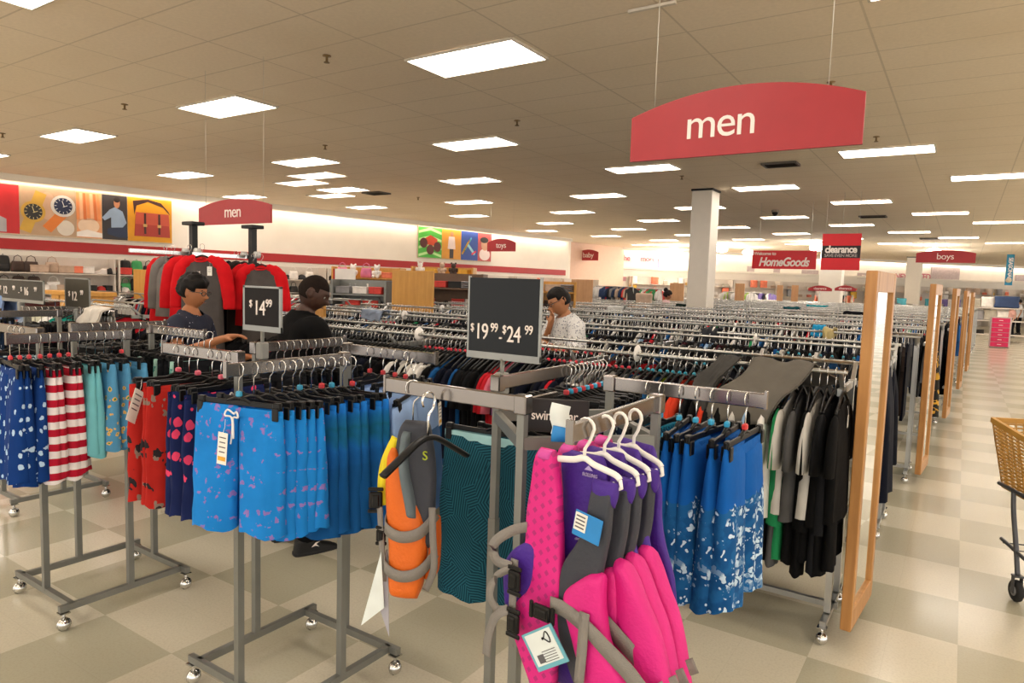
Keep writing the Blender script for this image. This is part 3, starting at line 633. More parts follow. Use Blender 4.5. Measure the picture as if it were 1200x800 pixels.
CORDW = mat('white_cord', 'e4e2e0', .7)
# ================================================================ GARMENT MESHES
def shorts_mesh(name, m_, w_=.40, L=.40, seed=0, th=.05, flare=1.12, zt=-.135, fold=1.):
    mb = MB(); nu = 22; nv = 14; R = random.Random(seed)
    for s in (-1, 1):
        vs = []; ph = R.uniform(0, 6); kf = R.choice((5, 6, 7))
        for j in range(nv+1):
            v = j/nv; z = zt-L*v-.012*math.sin(v*5+seed)*s
            hw = w_/4*(1+(flare-1)*v)*(1. if v < .42 else 1-.10*min(1, (v-.42)*3)); cx = s*(w_/4*(1+(flare-1)*v*1.1)+.003)
            hy = th*(.22+.78*v**.55)
            for k in range(nu):
                a = 2*PI*k/nu; c = math.cos(a); sn = math.sin(a)
                f = 1+fold*(.16*math.sin(kf*a+ph+v*1.6)+.08*math.sin((kf*2+1)*a-ph))*min(1, v*2.2+.12)
                n_ = noise.noise(Vector((c*2+s*3+seed, sn*2, v*5)))*.10*fold*min(1, v*2)
                x = cx+hw*(abs(c)**.8)*(1 if c > 0 else -1)*(1+n_)
                if v < .42: x = x if s*x > 0 else s*.0005
                vs.append((x, hy*sn*f, z+(.006*math.sin(3*a+ph) if v > .95 else 0)))
        fs = [(j*nu+k, j*nu+(k+1) % nu, (j+1)*nu+(k+1) % nu, (j+1)*nu+k) for j in range(nv) for k in range(nu)]
        fs.append([k for k in range(nu)][::-1])
        mb.add(vs, fs)
    return mb.mesh(name, m_)
def band_mesh(m_, w_, th=.014, zt=-.128, h=.032):
    mb = MB(); vs = []; n = 36
    for j, (z, k_) in enumerate(((zt, .9), (zt-.004, 1.), (zt-h+.004, 1.04), (zt-h, 1.))):
        for k in range(n):
            a = 2*PI*k/n; r = 1+.10*math.sin(14*a); vs.append(((w_/2+.003)*math.cos(a)*k_ if 0 else (w_/2+.004)*math.cos(a), th*math.sin(a)*r*k_, z))
    mb.add(vs, [(j*n+k, j*n+(k+1) % n, (j+1)*n+(k+1) % n, (j+1)*n+k) for j in range(3) for k in range(n)]); return mb.mesh('waistband', m_)
def cord_mesh(m_):
    m = MB(); y = -.024
    m.tube(smooth_path([(0, y, -.15), (-.02, y-.008, -.135), (-.03, y-.01, -.155), (-.004, y-.008, -.16), (.002, y-.01, -.20), (-.004, y-.012, -.25)], 4), .0032, 6)
    m.tube(smooth_path([(0, y, -.15), (.018, y-.008, -.14), (.026, y-.01, -.158), (.004, y-.008, -.16), (.008, y-.012, -.19), (.012, y-.016, -.23)], 4), .0032, 6)
    return m.mesh('drawstring', m_)
def price_tag(parent, x, y, z, w_=.035, h=.07, rot=0., yellow=False, ry_=0.):
    t = MB().box((0, 0, -h/2), (w_, .0015, h)).build('price_tag', TAGM, parent, (x, y, z)); t.rotation_euler = (0, rot, ry_)
    m = MB()
    for i in range(4): m.box((0, -.0012, -h*(.16+.15*i)), (w_*(.7-.1*(i % 2)), .0008, h*.035))
    m.build('print', TAGB, t)
    if yellow: MB().box((0, -.0012, -h*.82), (w_*.8, .0008, h*.13)).build('sticker', TAGY, t)
    m = MB().tube([(0, 0, 0), (.004, .002, .02), (0, .006, .045)], .0008, 5).build('string', CORDW, t); return t
def make_shorts(label, m_, w_=.38, L=.40, seed=0, cord=None, siz=None, th=.045, group=None, name='swim_shorts', hook=None, cat='shorts', fold=1., hang=True, band=None):
    me = shorts_mesh(name, m_, w_, L, seed, th, fold=fold); o = link(name, me); tag(o, label, cat, group)
    link('waistband', band_mesh(band or m_, w_), o)
    if hang:
        h = link('hanger', CLIPH if w_ < .45 else clip_hanger_mesh(w_), o); link('hook', hook or HOOK, h)
        if siz: link('size_marker', sizer(siz), h)
    if cord: link('drawstring', cord_mesh(cord), o)
    return o
def series(proto, spots, group=None, labels=None, label=None):
    """first spot moves the proto itself, the rest are copies"""
    tr = subtree(proto); out = []
    for i, (x, y, z, a) in enumerate(spots):
        o = proto if i == 0 else dup(proto, tree=tr)
        o.location = (x, y, z); o.rotation_euler = (0, 0, math.radians(a))
        if labels: o['label'] = labels[i]
        elif label: o['label'] = label
        if group: o['group'] = group
        out.append(o)
    return out
# ---- rack M : crab shorts and dip-dye shorts on the arm pointing at the viewer
rz = 1.43
G1 = 'blue crab-print swim shorts on the front arm'
o = make_shorts('bright blue swim shorts with pink crab print, frontmost on the arm, white tag', M_CRAB, .36, .42, 1, CORDW, '2f8fb4', .05)
o.location = (-2.03, 1.40, rz); o.rotation_euler.z = math.radians(13)
price_tag(o, -.02, -.052, -.21, .04, .11, .08, True)
for s in (1,):
    pass
for i, (x, y, a, nm) in enumerate(((-2.025, 1.455, 8, 'second'), (-2.005, 1.505, 2, 'third'), (-1.99, 1.545, -3, 'fourth'), (-1.975, 1.58, -6, 'fifth, half hidden'))):
    q = make_shorts(f'bright blue crab-print swim shorts, {nm} from the front of the arm', M_CRAB, .36, .42, 3+i*5, None, None, .045); q.location = (x, y, rz); q.rotation_euler.z = math.radians(a)
G2 = 'deep blue dip-dyed swim shorts behind the crab-print ones'
for i, (x, y, a) in enumerate(((-2.0, 1.63, 0), (-1.985, 1.67, -3), (-1.975, 1.71, 2), (-1.965, 1.75, -2), (-1.95, 1.79, 4), (-1.94, 1.83, 0))):
    q = make_shorts('deep blue dip-dyed swim shorts on a black clip hanger, '+('just behind the crab-print shorts' if i == 0 else 'within the tight blue bundle') if i < 5 else 'deep blue dip-dyed swim shorts, last of the tight blue bundle', M_TIE, .38, .46, 21+i*3, None, ['2f8fb4', None, 'c03038'][i % 3], .05, G2 if 0 < i < 5 else None)
    q.location = (x, y, rz); q.rotation_euler.z = math.radians(a)
    if i == 2: price_tag(q, -.01, -.055, -.19, .03, .08, 0, False)
# light blue ones on the +X arm
G3 = 'pale blue two-tone shorts on the right arm'
for i, (x, y, a) in enumerate(((-2.16, 2.14, 96), (-2.08, 2.14, 99), (-2.0, 2.13, 103), (-1.93, 2.12, 106), (-1.84, 2.06, 108))):
    q = make_shorts('pale blue and slate two-tone shorts, inner ones of the bundle', M_DEN, .40, .50, 41+i*3, None, 'b83238', .06, G3)
    q.location = (x, y, rz); q.rotation_euler.z = math.radians(a)
    if i == 4: q['label'] = 'pale blue and slate two-tone shorts on a tilted black clip hanger, outermost'; del q['group']; q.rotation_euler = (0, math.radians(-7), math.radians(a)); q.location = (-1.80, 2.02, rz-.01); price_tag(q, .12, -.06, -.19, .03, .1, 0, True)
    if i == 0: q['label'] = 'pale blue two-tone shorts, innermost on the right arm of the middle rack'; del q['group']
# -X arm : red floral and watermelon
for i, (x, a, m_, nm) in enumerate(((-2.40, 92, M_MEL, 'navy watermelon-print swim shorts, nearest to the blue crab-print ones'), (-2.46, 86, M_MEL, 'navy watermelon-print swim shorts, in the middle of three'), (-2.52, 95, M_MEL, 'navy watermelon-print swim shorts beside the red floral ones'), (-2.62, 80, M_RED, 'red floral swim shorts next to the watermelon print'), (-2.68, 92, M_RED, 'red floral swim shorts in the middle of the arm'), (-2.76, 84, M_RED, 'red floral swim shorts with a white tag, at the arm tip'))):
    q = make_shorts(nm, m_, .38, .46, 61+i*3, CORDW if i == 0 else None, 'c8566a' if i % 2 else None, .045)
    q.location = (x+.04, 1.59, rz); q.rotation_euler.z = math.radians(a)
    if i == 5: price_tag(q, -.17, -.04, -.15, .06, .13, .5, False, .6)
# +Y arm of M, mostly hook tops and dark garments
def darkset(x0, y0, dx, dy, n, z, a, mats, labbase, grp, L=.42, siz=(None,)):
    R = random.Random(n*7+int(abs(x0)*100))
    for j, m_ in enumerate(mats):
        pr = make_shorts('', m_, .37, L, 5+j, None, siz[j % len(siz)], .04, grp); idx = [i for i in range(n) if i % len(mats) == j]
        series(pr, [(x0+dx*i, y0+dy*i, z, a+R.uniform(-7, 7)) for i in idx], grp+(f', kind {chr(65+j)}' if 0 else ''), label=f'{labbase[j]}')
        for o_ in [pr]: pass
darkset(-2.59, 1.98, 0, .042, 10, rz, 0, [M_DMULTI, fab('1a2438')], ['dark tropical-print shorts behind the 14.99 price sign', 'plain dark navy shorts behind the 14.99 price sign'], 'dark shorts on the rear arm behind the 14.99 sign', siz=('c03038', None))
# ---- rack L
tl = rz
for i, (x, y, a) in enumerate(((-3.55, 1.29, -8), (-3.545, 1.325, -12), (-3.54, 1.36, -6))):
    q = make_shorts('navy swim shorts with white elephant print, '+('frontmost on the arm', 'second from the front', 'third, next to the flag shorts')[i], M_ELE, .33, .50, 81+i*3, None, 'c8323c', .05); q.location = (x, y, tl); q.rotation_euler.z = math.radians(a)
for i, (x, y, a) in enumerate(((-3.53, 1.40, -4), (-3.53, 1.44, -10), (-3.53, 1.48, -3), (-3.53, 1.52, -9))):
    q = make_shorts('red and white striped flag swim shorts, '+('frontmost of four', 'second of four', 'third of four', 'rearmost of four beside the aqua ones')[i], M_FLAG, .33, .50, 91+i*3, None, 'c8323c', .05); q.location = (x, y, tl); q.rotation_euler.z = math.radians(a)
for i, (x, y, a) in enumerate(((-3.53, 1.565, -5), (-3.53, 1.60, -9))):
    q = make_shorts('plain pale aqua shorts, '+('front one of two beside the flag shorts', 'rear one of two beside the pineapple print')[i], M_AQUA, .34, .42, 101+i*3, None, None, .045); q.location = (x, y, tl); q.rotation_euler.z = math.radians(a)
for i, (x, y, a) in enumerate(((-3.53, 1.64, -2), (-3.53, 1.68, 4), (-3.53, 1.72, -6), (-3.52, 1.76, 5))):
    q = make_shorts('light blue pineapple-print shorts, '+('front one beside the aqua shorts', 'second of four', 'third of four', 'rear one with a rounded waist')[i], M_PINE, .40, .40, 111+i*3, None, 'c8323c' if i == 3 else None, .045); q.location = (x, y, tl); q.rotation_euler.z = math.radians(a)
for i in range(3):
    q = make_shorts('dark floral swim shorts at the left photo edge, '+('front', 'middle', 'rear')[i]+' one of three', M_DFL, .38, .46, 121+i*3, None, None, .05); q.location = (-3.98-.07*i, 1.51, tl); q.rotation_euler.z = math.radians(80+i*9)
darkset(-3.70, 2.07, .05, 0, 10, tl, 90, [M_DMULTI, fab('20242c'), M_LTEAL], ['dark tropical-print shorts on the right arm of the left rack', 'plain charcoal shorts on the right arm of the left rack', 'pale leaf-print shorts on the right arm of the left rack'], 'shorts on the right arm of the left rack', siz=('2f8f9c', '4c6a9c'))
darkset(-4.09, 1.88, 0, .045, 10, tl, 0, [fab('17181c'), fab('2a2c34')], ['black shorts on the rear arm of the left rack', 'charcoal shorts on the rear arm of the left rack'], 'dark shorts on the rear arm of the left rack')
# rack K at the far left
darkset(-5.60, 1.60, 0, .045, 9, rz, 0, [fab('15171d'), M_DFL], ['black shorts on the rack at the left photo edge', 'dark floral shorts on the rack at the left photo edge'], 'shorts on the cut-off rack at the left edge', siz=('2f8f9c', None))
darkset(-5.7, 2.58, .05, 0, 9, rz, 90, [fab('1c1e26')], ['charcoal shorts on the right arm of the rack at the left edge'], 'charcoal shorts on the right arm of the cut-off rack', siz=('2f8f9c',))
darkset(-5.98, 2.3, 0, .045, 9, rz, 0, [fab('20222c')], ['dark shorts on the rear arm of the rack at the left edge'], 'dark shorts on the rear arm of the cut-off rack')
# ---- rack C
zc = 1.415
for i, (y, a) in enumerate(((1.99, 4), (2.05, -4))):
    q = make_shorts('teal geometric-print shorts with pale aqua waistband, '+('front', 'rear')[i]+' one behind the orange vest', M_GEO, .46, .60, 131+i*5, None, None, .05, band=fab('9cc8cc')); q.location = (-1.36+.08*i, y, 1.325); q.rotation_euler.z = math.radians(a)
darkset(-1.27, 2.32, 0, .035, 10, zc, 0, [fab('121316'), M_DFL], ['black shorts on the rear arm under the 19.99 price sign', 'dark floral shorts on the rear arm under the 19.99 price sign'], 'shorts on the rear arm under the 19.99 sign', siz=('c03038', '2f9cc8'))
# +X arm : swim shorts
for i, (x, a, m_, nm, cd) in enumerate(((-.86, 96, M_FISH, 'teal scale-print swim shorts, inner one of two', None), (-.81, 88, M_FISH, 'teal scale-print swim shorts with aqua drawstring, outer one of two', 1), (-.745, 97, M_PALM, 'blue palm-print swim shorts with bright blue drawstring', 1), (-.69, 90, M_PALM, 'blue palm-print swim shorts in the middle of the bundle', None), (-.64, 84, M_PALM, 'blue palm-print swim shorts with white drawstring', 2), (-.59, 92, M_PALM, 'blue palm-print swim shorts, second from the arm tip', None), (-.535, 88, M_PALM, 'blue palm-print swim shorts hanging outermost at the arm tip', None))):
    q = make_shorts(nm, m_, .36, .48, 141+i*3, [None, mat('aqua_cord', '2a94c8', .7), CORDW][cd or 0], '2f9cc8' if i != 6 else 'c83030', .045, name='swim_shorts'); q.location = (x, 2.13, zc); q.rotation_euler.z = math.radians(a)
    if cd:
        for c in q.children:
            if c.name.startswith('drawstring'): c.location = (-.03, 0, 0)
# ================================================================ LIFE VESTS
PINK = mat('neon_pink_fabric', 'd0127c', .6, vary=.06, bump=.2, bs=120); PUR = mat('purple_fabric', '3d1384', .62, vary=.06, bump=.2, bs=120)
g = G('pink_arrow_print'); x, y, z = g.xyz()
tri = g.math('LESS_THAN', g.math('ADD', g.math('ABSOLUTE', g.math('SUBTRACT', g.math('FRACT', g.math('MULTIPLY', x, 45.)), .5)), g.math('MULTIPLY', g.math('ABSOLUTE', g.math('SUBTRACT', g.math('FRACT', g.math('ADD', g.math('MULTIPLY', z, 34.), g.math('MULTIPLY', g.math('FLOOR', g.math('MULTIPLY', x, 45.)), .5))), .5)), 1.2)), .33)
PINKA = g.fin(g.mix(g.math('MULTIPLY', tri, .5), S('d0127c'), S('6c1c58')), .6, vary=.05)
GRV = mat('charcoal_neoprene', '33363f', .7, vary=.08, bump=.2, bs=100); STRAP = mat('grey_webbing', '7f7a74', .7, vary=.06, bump=.3, bs=300)
ORG = mat('orange_fabric', 'd6640c', .6, vary=.06, bump=.25, bs=110); YEL = mat('yellow_webbing', 'd8c80c', .6)
def buckle(parent, x, y, z, rz_=0., s=1., ry_=0.):
    m = MB(); m.box((0, 0, 0), (.038*s, .012, .05*s), bev=.004); m.box((0, -.006, .0), (.02*s, .008, .034*s), bev=.003); m.box((0, 0, -.032*s), (.044*s, .008, .012), bev=.003); m.box((0, 0, .032*s), (.044*s, .008, .012), bev=.003)
    b = m.build('buckle', BLK, parent, (x, y, z), rz_); b.rotation_euler = (0, ry_, rz_); return b
def vest_hanger():
    m = MB(); m.tube([(.022*math.sin(a), 0, .022*math.cos(a)) for a in [(-120+i*26)*PI/180 for i in range(9)]]+[(.012, 0, -.03), (0, 0, -.05), (0, 0, -.075)], .0042, 8)
    m.tube(smooth_path([(-.10, 0, -.102), (-.085, 0, -.093), (-.03, 0, -.083), (0, 0, -.073), (.03, 0, -.083), (.085, 0, -.093), (.10, 0, -.102)], 4), .0058, 8, flat=1.4)
    for s in (-1, 1): m.tube([(s*.10, 0, -.102), (s*.105, 0, -.12), (s*.09, 0, -.13), (s*.08, 0, -.112)], .005, 6)
    return m.mesh('hanger', WHITE)
VH = vest_hanger()
def k(px, py): return ((px-308)/2.423/470, -(py-94)/2.423/490+.17*(px-308)/2.423/470)   # photo crop units to metres in the vest plane
def pink_vest(label, full=True):
    t = thing('life_vest', label, 'life vest')
    link('hanger', VH, t).rotation_euler = (0, .03, 0)
    # back panel
    rows = [k(0, a)[1:]+(k(b, a)[0], k(c, a)[0]) for a, b, c in ((128, 200, 330), (170, 195, 345), (260, 205, 365), (340, 200, 372), (430, 140, 400), (520, 80, 440), (640, 90, 470), (760, 120, 520), (860, 150, 520))]
    MB().slab(rows, .016, .05, 12, 26, .006, 2., curve=-.2).build('back_panel', PUR, t)
    # left front
    rows = [k(0, a)[1:]+(k(b, a)[0], k(c, a)[0]) for a, b, c in ((118, 168, 220), (150, 158, 222), (200, 148, 232), (270, 138, 244), (340, 134, 252), (420, 132, 258), (480, 112, 262), (540, 92, 264), (620, 84, 264), (700, 90, 262), (760, 120, 250), (830, 165, 250), (900, 185, 248))]
    p = MB().slab(rows, .018, -.012, 12, 30, .008, 5., pw=.3).build('front_panel', PINKA, t)
    rows = [k(0, a)[1:]+(k(b, a)[0], k(c, a)[0]) for a, b, c in ((400, 148, 166), (440, 96, 178), (480, 66, 182), (520, 56, 178), (560, 56, 160), (600, 62, 120), (640, 70, 100))]
    MB().slab(rows, .022, -.012, 10, 20, .005, 5.).build('side_panel', PUR, t)
    rows = [k(0, a)[1:]+(k(b, a)[0], k(c, a)[0]) for a, b, c in ((120, 172, 214), (134, 170, 213), (150, 167, 212))]
    MB().slab(rows, .020, -.016, 8, 6).build('shoulder_strip', mat('ribbed_pink', 'c8489c', .7), t)
    # right front : charcoal shoulder, pink lower
    rows = [k(0, a)[1:]+(k(b, a)[0], k(c, a)[0]) for a, b, c in ((185, 350, 412), (230, 346, 410), (300, 336, 406), (360, 312, 398), (430, 272, 388), (500, 256, 380), (570, 254, 380), (640, 262, 380), (720, 290, 400), (800, 330, 430), (880, 350, 470))]
    MB().slab(rows, .017, -.016, 12, 28, .008, 8., pw=.32).build('front_panel', GRV, t)
    rows = [k(0, a)[1:]+(k(b, a)[0], k(c, a)[0]) for a, b, c in ((425, 372, 398), (460, 330, 402), (500, 292, 405), (540, 286, 410), (600, 300, 420), (650, 318, 446), (700, 340, 480), (760, 360, 505), (820, 370, 530), (880, 375, 540))]
    MB().slab(rows, .027, -.024, 12, 28, .007, 9., pw=.42).build('front_inlay', PINK, t)
    rows = [k(0, a)[1:]+(k(b, a)[0], k(c, a)[0]) for a, b, c in ((172, 345, 418), (200, 346, 420), (240, 344, 416))]
    MB().slab(rows, .019, -.012, 8, 6).build('shoulder_strip', PUR, t)
    def P3(a, b, y): q = k(a, b); return (q[0], y, q[1])
    if not full:
        rows = [k(0, a)[1:]+(k(b, a)[0], k(c, a)[0]) for a, b, c in ((400, 385, 410), (450, 380, 450), (520, 385, 490), (600, 395, 530), (690, 410, 560), (780, 425, 585), (870, 440, 590))]
        MB().slab(rows, .026, -.02, 12, 24, .010, 3., pw=.4).build('side_panel', PINK, t)
    # straps
    ys = -.048
    def strap(pts, wd=.03, nm='strap'): return MB().ribbon(smooth_path([P3(*q) for q in pts], 6), wd, .003).build(nm, STRAP, t)
    strap([(250, 595, ys), (300, 605, ys), (380, 640, ys-.01), (430, 680, ys-.008), (490, 740, ys+.006), (540, 800, ys+.02), (575, 790, .0)], .038)
    MB().ribbon(smooth_path([P3(370, 595, ys-.012), P3(368, 700, ys-.014), P3(362, 800, ys-.014)], 4), .026, .003, (1, 0, 0)).build('strap', STRAP, t)
    if full:
        strap([(150, 385, -.02), (105, 395, ys), (62, 430, ys-.02), (70, 480, ys-.02), (118, 500, ys-.01)], .026)
        MB().ribbon(smooth_path([P3(120, 480, ys), P3(118, 560, ys), P3(116, 690, ys)], 4), .022, .003, (1, 0, 0)).build('strap', STRAP, t)
        MB().ribbon(smooth_path([P3(118, 505, ys-.01), P3(75, 530, ys-.02), P3(50, 590, ys-.02), P3(70, 640, ys-.01), P3(110, 630, ys-.01)], 6), .02, .003, (.5, 0, .8)).build('strap', STRAP, t)
        MB().ribbon(smooth_path([P3(110, 632, ys-.012), P3(72, 660, ys-.02), P3(48, 730, ys-.02), P3(38, 790, ys-.015)], 6), .024, .003, (1, 0, .3)).build('strap', STRAP, t)
        q = k(132, 540); buckle(t, q[0], ys-.012, q[1]); q = k(132, 670); buckle(t, q[0], ys-.012, q[1]); q = k(232, 620); buckle(t, q[0], ys-.012, q[1], 0, 1.0, PI/2)
        # neck print and size band
        bp_ = bpy.data.objects; q = k(290, 235)
        text('ROLLING', .012, mat('vest_print', 'b9a8d8', .6), t, (q[0]+.012, .03, q[1]), sx=.9); text('LARGE', .012, mat('vest_print', 'b9a8d8', .6), t, (k(290, 350)[0]-.005, .03, k(0, 350)[1])); text('CHILD VEST', .007, mat('vest_print', 'b9a8d8', .6), t, (k(290, 380)[0]-.006, .03, k(0, 380)[1]))
        MB().prism([(q[0]-.004, q[1]+.012), (q[0]+.02, q[1]+.012), (q[0]+.008, q[1]+.024)], .029, .03).build('emblem', mat('vest_print', 'b9a8d8', .6), t)
        # cards
        q = k(360, 360); b = MB().box((0, 0, 0), (.075, .004, .062), bev=.002).build('label_band', TAGBL, t, (q[0], ys-.002, q[1])); b.rotation_euler = (0, .16, 0)
        MB().box((-.018, -.003, .006), (.032, .002, .042)).build('price_sticker', TAGM, b); m = MB()
        for i in range(4): m.box((-.018, -.0045, .02-i*.009), (.024, .001, .003))
        m.build('print', TAGB, b)
        q = k(255, 715); c = MB().box((0, 0, 0), (.105, .003, .092)).build('care_card', mat('card_cyan', '64a8b8', .5), t, (q[0], ys-.022, q[1])); c.rotation_euler = (.05, -.62, .0)
        MB().box((0, -.002, .003), (.088, .002, .076)).build('card_face', mat('card_white', 'd8e0de', .5), c); m = MB(); m.box((-.022, -.0035, -.02), (.02, .001, .02))
        for i in range(5): m.box((.01, -.0035, .0+i*.006-.03), (.045, .001, .0015))
        m.build('print', TAGB, c); m = MB().tube([(.02+.012*math.cos(a), -.004, .022+.014*math.sin(2*a)*.5+.008*math.sin(a)) for a in [i*PI/8 for i in range(17)]], .0016, 5).build('emblem', BLK, c)
    return t
v1 = pink_vest('neon pink child life vest with purple lining and white info card, frontmost')
v1.location = (-.72, 1.42, zc+.0); v1.rotation_euler.z = math.radians(-6)
vt = pink_vest('pink and purple child life vest directly behind the frontmost one', False)
tr_ = subtree(vt); 
for i, (x, y, a, lb) in enumerate(((-.70, 1.485, -12, 'pink and purple child life vest directly behind the frontmost one'), (-.69, 1.545, -18, 'pink and purple child life vest, third from the front of the arm'), (-.68, 1.615, -22, 'pink and purple child life vest, rearmost on the arm, right edge showing'))):
    o = vt if i == 0 else dup(vt, tree=tr_); o.location = (x, y, zc); o.rotation_euler.z = math.radians(a); o['label'] = lb
# blue and white hang card standing above the vest, black category sign behind
p = at(657, 495, 1.75); c = MB(); c.ribbon(smooth_path([(0, 0, -.035), (.004, -.004, -.01), (-.004, 0, .02), (.0, .012, .045)], 5), .05, .002, (1, 0, 0)); o = c.build('hang_card', mat('card_white', 'd8e0de', .5), None, p); o.rotation_euler.z = .5; tag(o, 'curled white and blue hang card sticking up left of the vests', 'tag')
MB().ribbon([(0, -.002, -.05), (.0, -.003, -.034), (.004, -.0075, -.01)], .046, .002, (1, 0, 0)).build('blue_band', TAGBL, o)
p = at(650, 487, 2.0); t = thing('category_sign', 'small black hanging sign reading swimwear behind the hang card', 'sign', p, .45); MB().box((0, 0, 0), (.20, .01, .10), bev=.003).build('card', mat('sign_black', '1a1416', .5), t); text('swimwear', .04, TXW, t, (0, -.008, -.0), sx=.9)
# orange folded vest on the left arm of rack C
t = thing('life_vest', 'orange and charcoal child life vest with grey straps and white card', 'life vest', (-1.40, 1.575, zc), math.radians(20))
def sl(rows, th, y0, nm, m_, seed=1., **kk): return MB().slab(rows, th, y0, 10, 24, .005, seed, **kk).build(nm, m_, t)
sl([(-.10, -.025, .05), (-.14, -.045, .062), (-.22, -.055, .075), (-.32, -.055, .078), (-.42, -.05, .078), (-.50, -.045, .07)], .03, .0, 'upper_panel', GRV)
sl([(-.19, -.065, -.045), (-.24, -.072, -.02), (-.32, -.075, .01), (-.39, -.072, .045), (-.45, -.066, .06), (-.54, -.062, .055), (-.62, -.06, .045), (-.665, -.055, .03)], .04, -.012, 'front_panel', ORG, 3.)
sl([(-.13, -.02, .006), (-.22, -.028, .0), (-.32, -.012, .02), (-.40, .004, .035)], .028, -.03, 'arm_trim', mat('slate_trim', '5d6a70', .7))
sl([(-.40, .06, .085), (-.48, .06, .09), (-.58, .05, .085), (-.60, .045, .07)], .03, .02, 'rear_panel', ORG, 4.)
for zz, dz in ((-.44, .02), (-.565, .02)):
    MB().ribbon(smooth_path([(-.078, .0, zz+dz+.01), (-.066, -.045, zz+.005), (-.01, -.062, zz-.012), (.05, -.05, zz+.004), (.085, .0, zz+dz+.03)], 6), .036, .003).build('strap', STRAP, t)
MB().ribbon(smooth_path([(.08, -.03, -.36), (.088, -.04, -.45), (.09, -.03, -.55), (.06, -.02, -.63)], 5), .022, .003, (1, 0, 0)).build('strap', STRAP, t)
MB().ribbon(smooth_path([(-.055, -.0, -.16), (-.09, .0, -.24), (-.10, 0, -.32), (-.09, 0, -.38)], 5), .03, .004, (1, 0, 0)).build('yellow_strap', YEL, t)
MB().ribbon(smooth_path([(-.098, -.02, -.38), (-.085, -.03, -.5), (-.08, -.02, -.62)], 5), .018, .003, (1, 0, 0)).build('strap', STRAP, t)
buckle(t, -.112, -.02, -.36, .3, 1.1); buckle(t, -.09, -.025, -.47, .2, .8)
MB().prism([(-.085, -.52), (-.15, -.77), (-.072, -.70)], -.035, -.032).build('care_card', mat('card_white', 'd8e0de', .5), t); MB().prism([(-.07, -.52), (-.098, -.70), (-.06, -.80)], -.02, -.017).build('care_card', mat('card_grey', 'a9a7b0', .5), t)
text('S', .04, mat('lime_print', 'a8b824', .5), t, (.055, -.034, -.20))
link('hook', HOOKB, t)
for (x, y, a, lb) in ((-1.30, 1.53, 84, 'empty wide black plastic hanger beside the orange vest'),):
    o = link('clothes_hanger', shirt_hanger_mesh(.34), None, (x, y, zc-.04), math.radians(a)); o.scale = (1, 2.2, 1.0); tag(o, lb, 'hanger'); link('hook', HOOKB, o).location.z = .02
# ================================================================ SHIRTS ON RAILS
def shirt_geo(mb, w_=.48, L=.66, d=.022, sl=.2, nu=18, nv=7, seed=0, zt=-.09, fold=1., neck=.075, sleeve=True):
    R = random.Random(seed); ph = R.uniform(0, 6); vs = []
    for j in range(nv+1):
        v = j/nv
        for k_ in range(nu):
            a = 2*PI*k_/nu; c = math.cos(a); sn = math.sin(a); x = w_/2*c*(abs(c)**-.25 if abs(c) > .05 else 1)*(1-.05*v*(1-v)*4)
            x = max(-w_/2, min(w_/2, x)); ax = abs(x)/(w_/2)
            zs = zt-.012-.085*ax**1.3
            if abs(x) < neck: zs = zt-.03*(1 if sn > 0 else 1.)-(.045*(1-(x/neck)**2) if sn < 0 else 0.)
            z = zs+(zt-L-zs)*v
            y = d*(.35+.65*min(1, v*3)+.35*v)*math.copysign(abs(sn)**.6, sn)*(1+fold*.3*math.sin(5*a+ph)*v)+fold*.012*math.sin(x*18+ph)*v
            vs.append((x, y, z))
    fs = [(j*nu+k_, j*nu+(k_+1) % nu, (j+1)*nu+(k_+1) % nu, (j+1)*nu+k_) for j in range(nv) for k_ in range(nu)]
    mb.add(vs, fs)
    if sleeve:
        for s in (-1, 1):
            p = [(s*(w_/2-.035), 0, zt-.115), (s*(w_/2+.01), 0, zt-.15), (s*(w_/2+.035), 0, zt-.21), (s*(w_/2+.045), .004, zt-.12-sl)]
            mb.tube(smooth_path(p, 2), [.035, .05, .06, .066, .070, .074, .076][:7], 8, flat=1., up=(1, 0, 0))
            n = 8*7; o = len(mb.v)-n
            for i in range(o, len(mb.v)):
                x, y, z = mb.v[i]; mb.v[i] = (x, y*.32, z)
    return mb
SHC = {}
def shirt_mesh(col, var=0, **kk):
    key = (col, var)
    if key not in SHC: SHC[key] = shirt_geo(MB(), seed=var*3+1, w_=.45+.03*(var % 2), L=.68+.05*(var % 3), **kk).mesh('t_shirt', fab(col) if isinstance(col, str) else col)
    return SHC[key]
CN = {'111214': 'black', '1b2236': 'navy', '5b5b5c': 'grey', 'b9b7b2': 'pale grey', 'dcdad6': 'white', 'b01c28': 'red', '1f5a94': 'blue', '5a2430': 'maroon', 'a8c432': 'lime green', 'c83c24': 'bright orange-red', '1e7a4a': 'green', '2a2c30': 'charcoal', '7c4a78': 'plum', '8aa8c8': 'light blue', '3b2f2c': 'dark brown', 'c86478': 'coral pink'}
def hang_shirt(col, var, name='t_shirt', siz=None, L=None):
    o = link(name, shirt_mesh(col, var)); h = link('hanger', SHH, o); link('hook', HOOK, h)
    if siz: link('size_marker', sizer(siz), h)
    return o
def fill_rail(xs, y, z, colf, railname, sizf, face=90, jit=6, jx=.004, yj=.012):
    protos = {}; R = random.Random(int(y*100)); n = 0
    for x in xs:
        col = colf(x, R); var = R.randrange(3); siz = sizf(x); key = (col, var, siz); grp = f'{CN[col]} t-shirts on {railname}'
        lab = f'{CN[col]} t-shirt hung edge-on on {railname}'
        if key not in protos:
            protos[key] = hang_shirt(col, var, siz=siz); tag(protos[key], lab, 't-shirt', grp); o = protos[key]; protos[key] = (o, subtree(o))
        else: o = dup(protos[key][0], tree=protos[key][1])
        o.location = (x+R.uniform(-jx, jx), y+R.uniform(-yj, yj), z+.002); o.rotation_euler = (0, 0, math.radians(face+R.uniform(-jit, jit))); n += 1
    return n
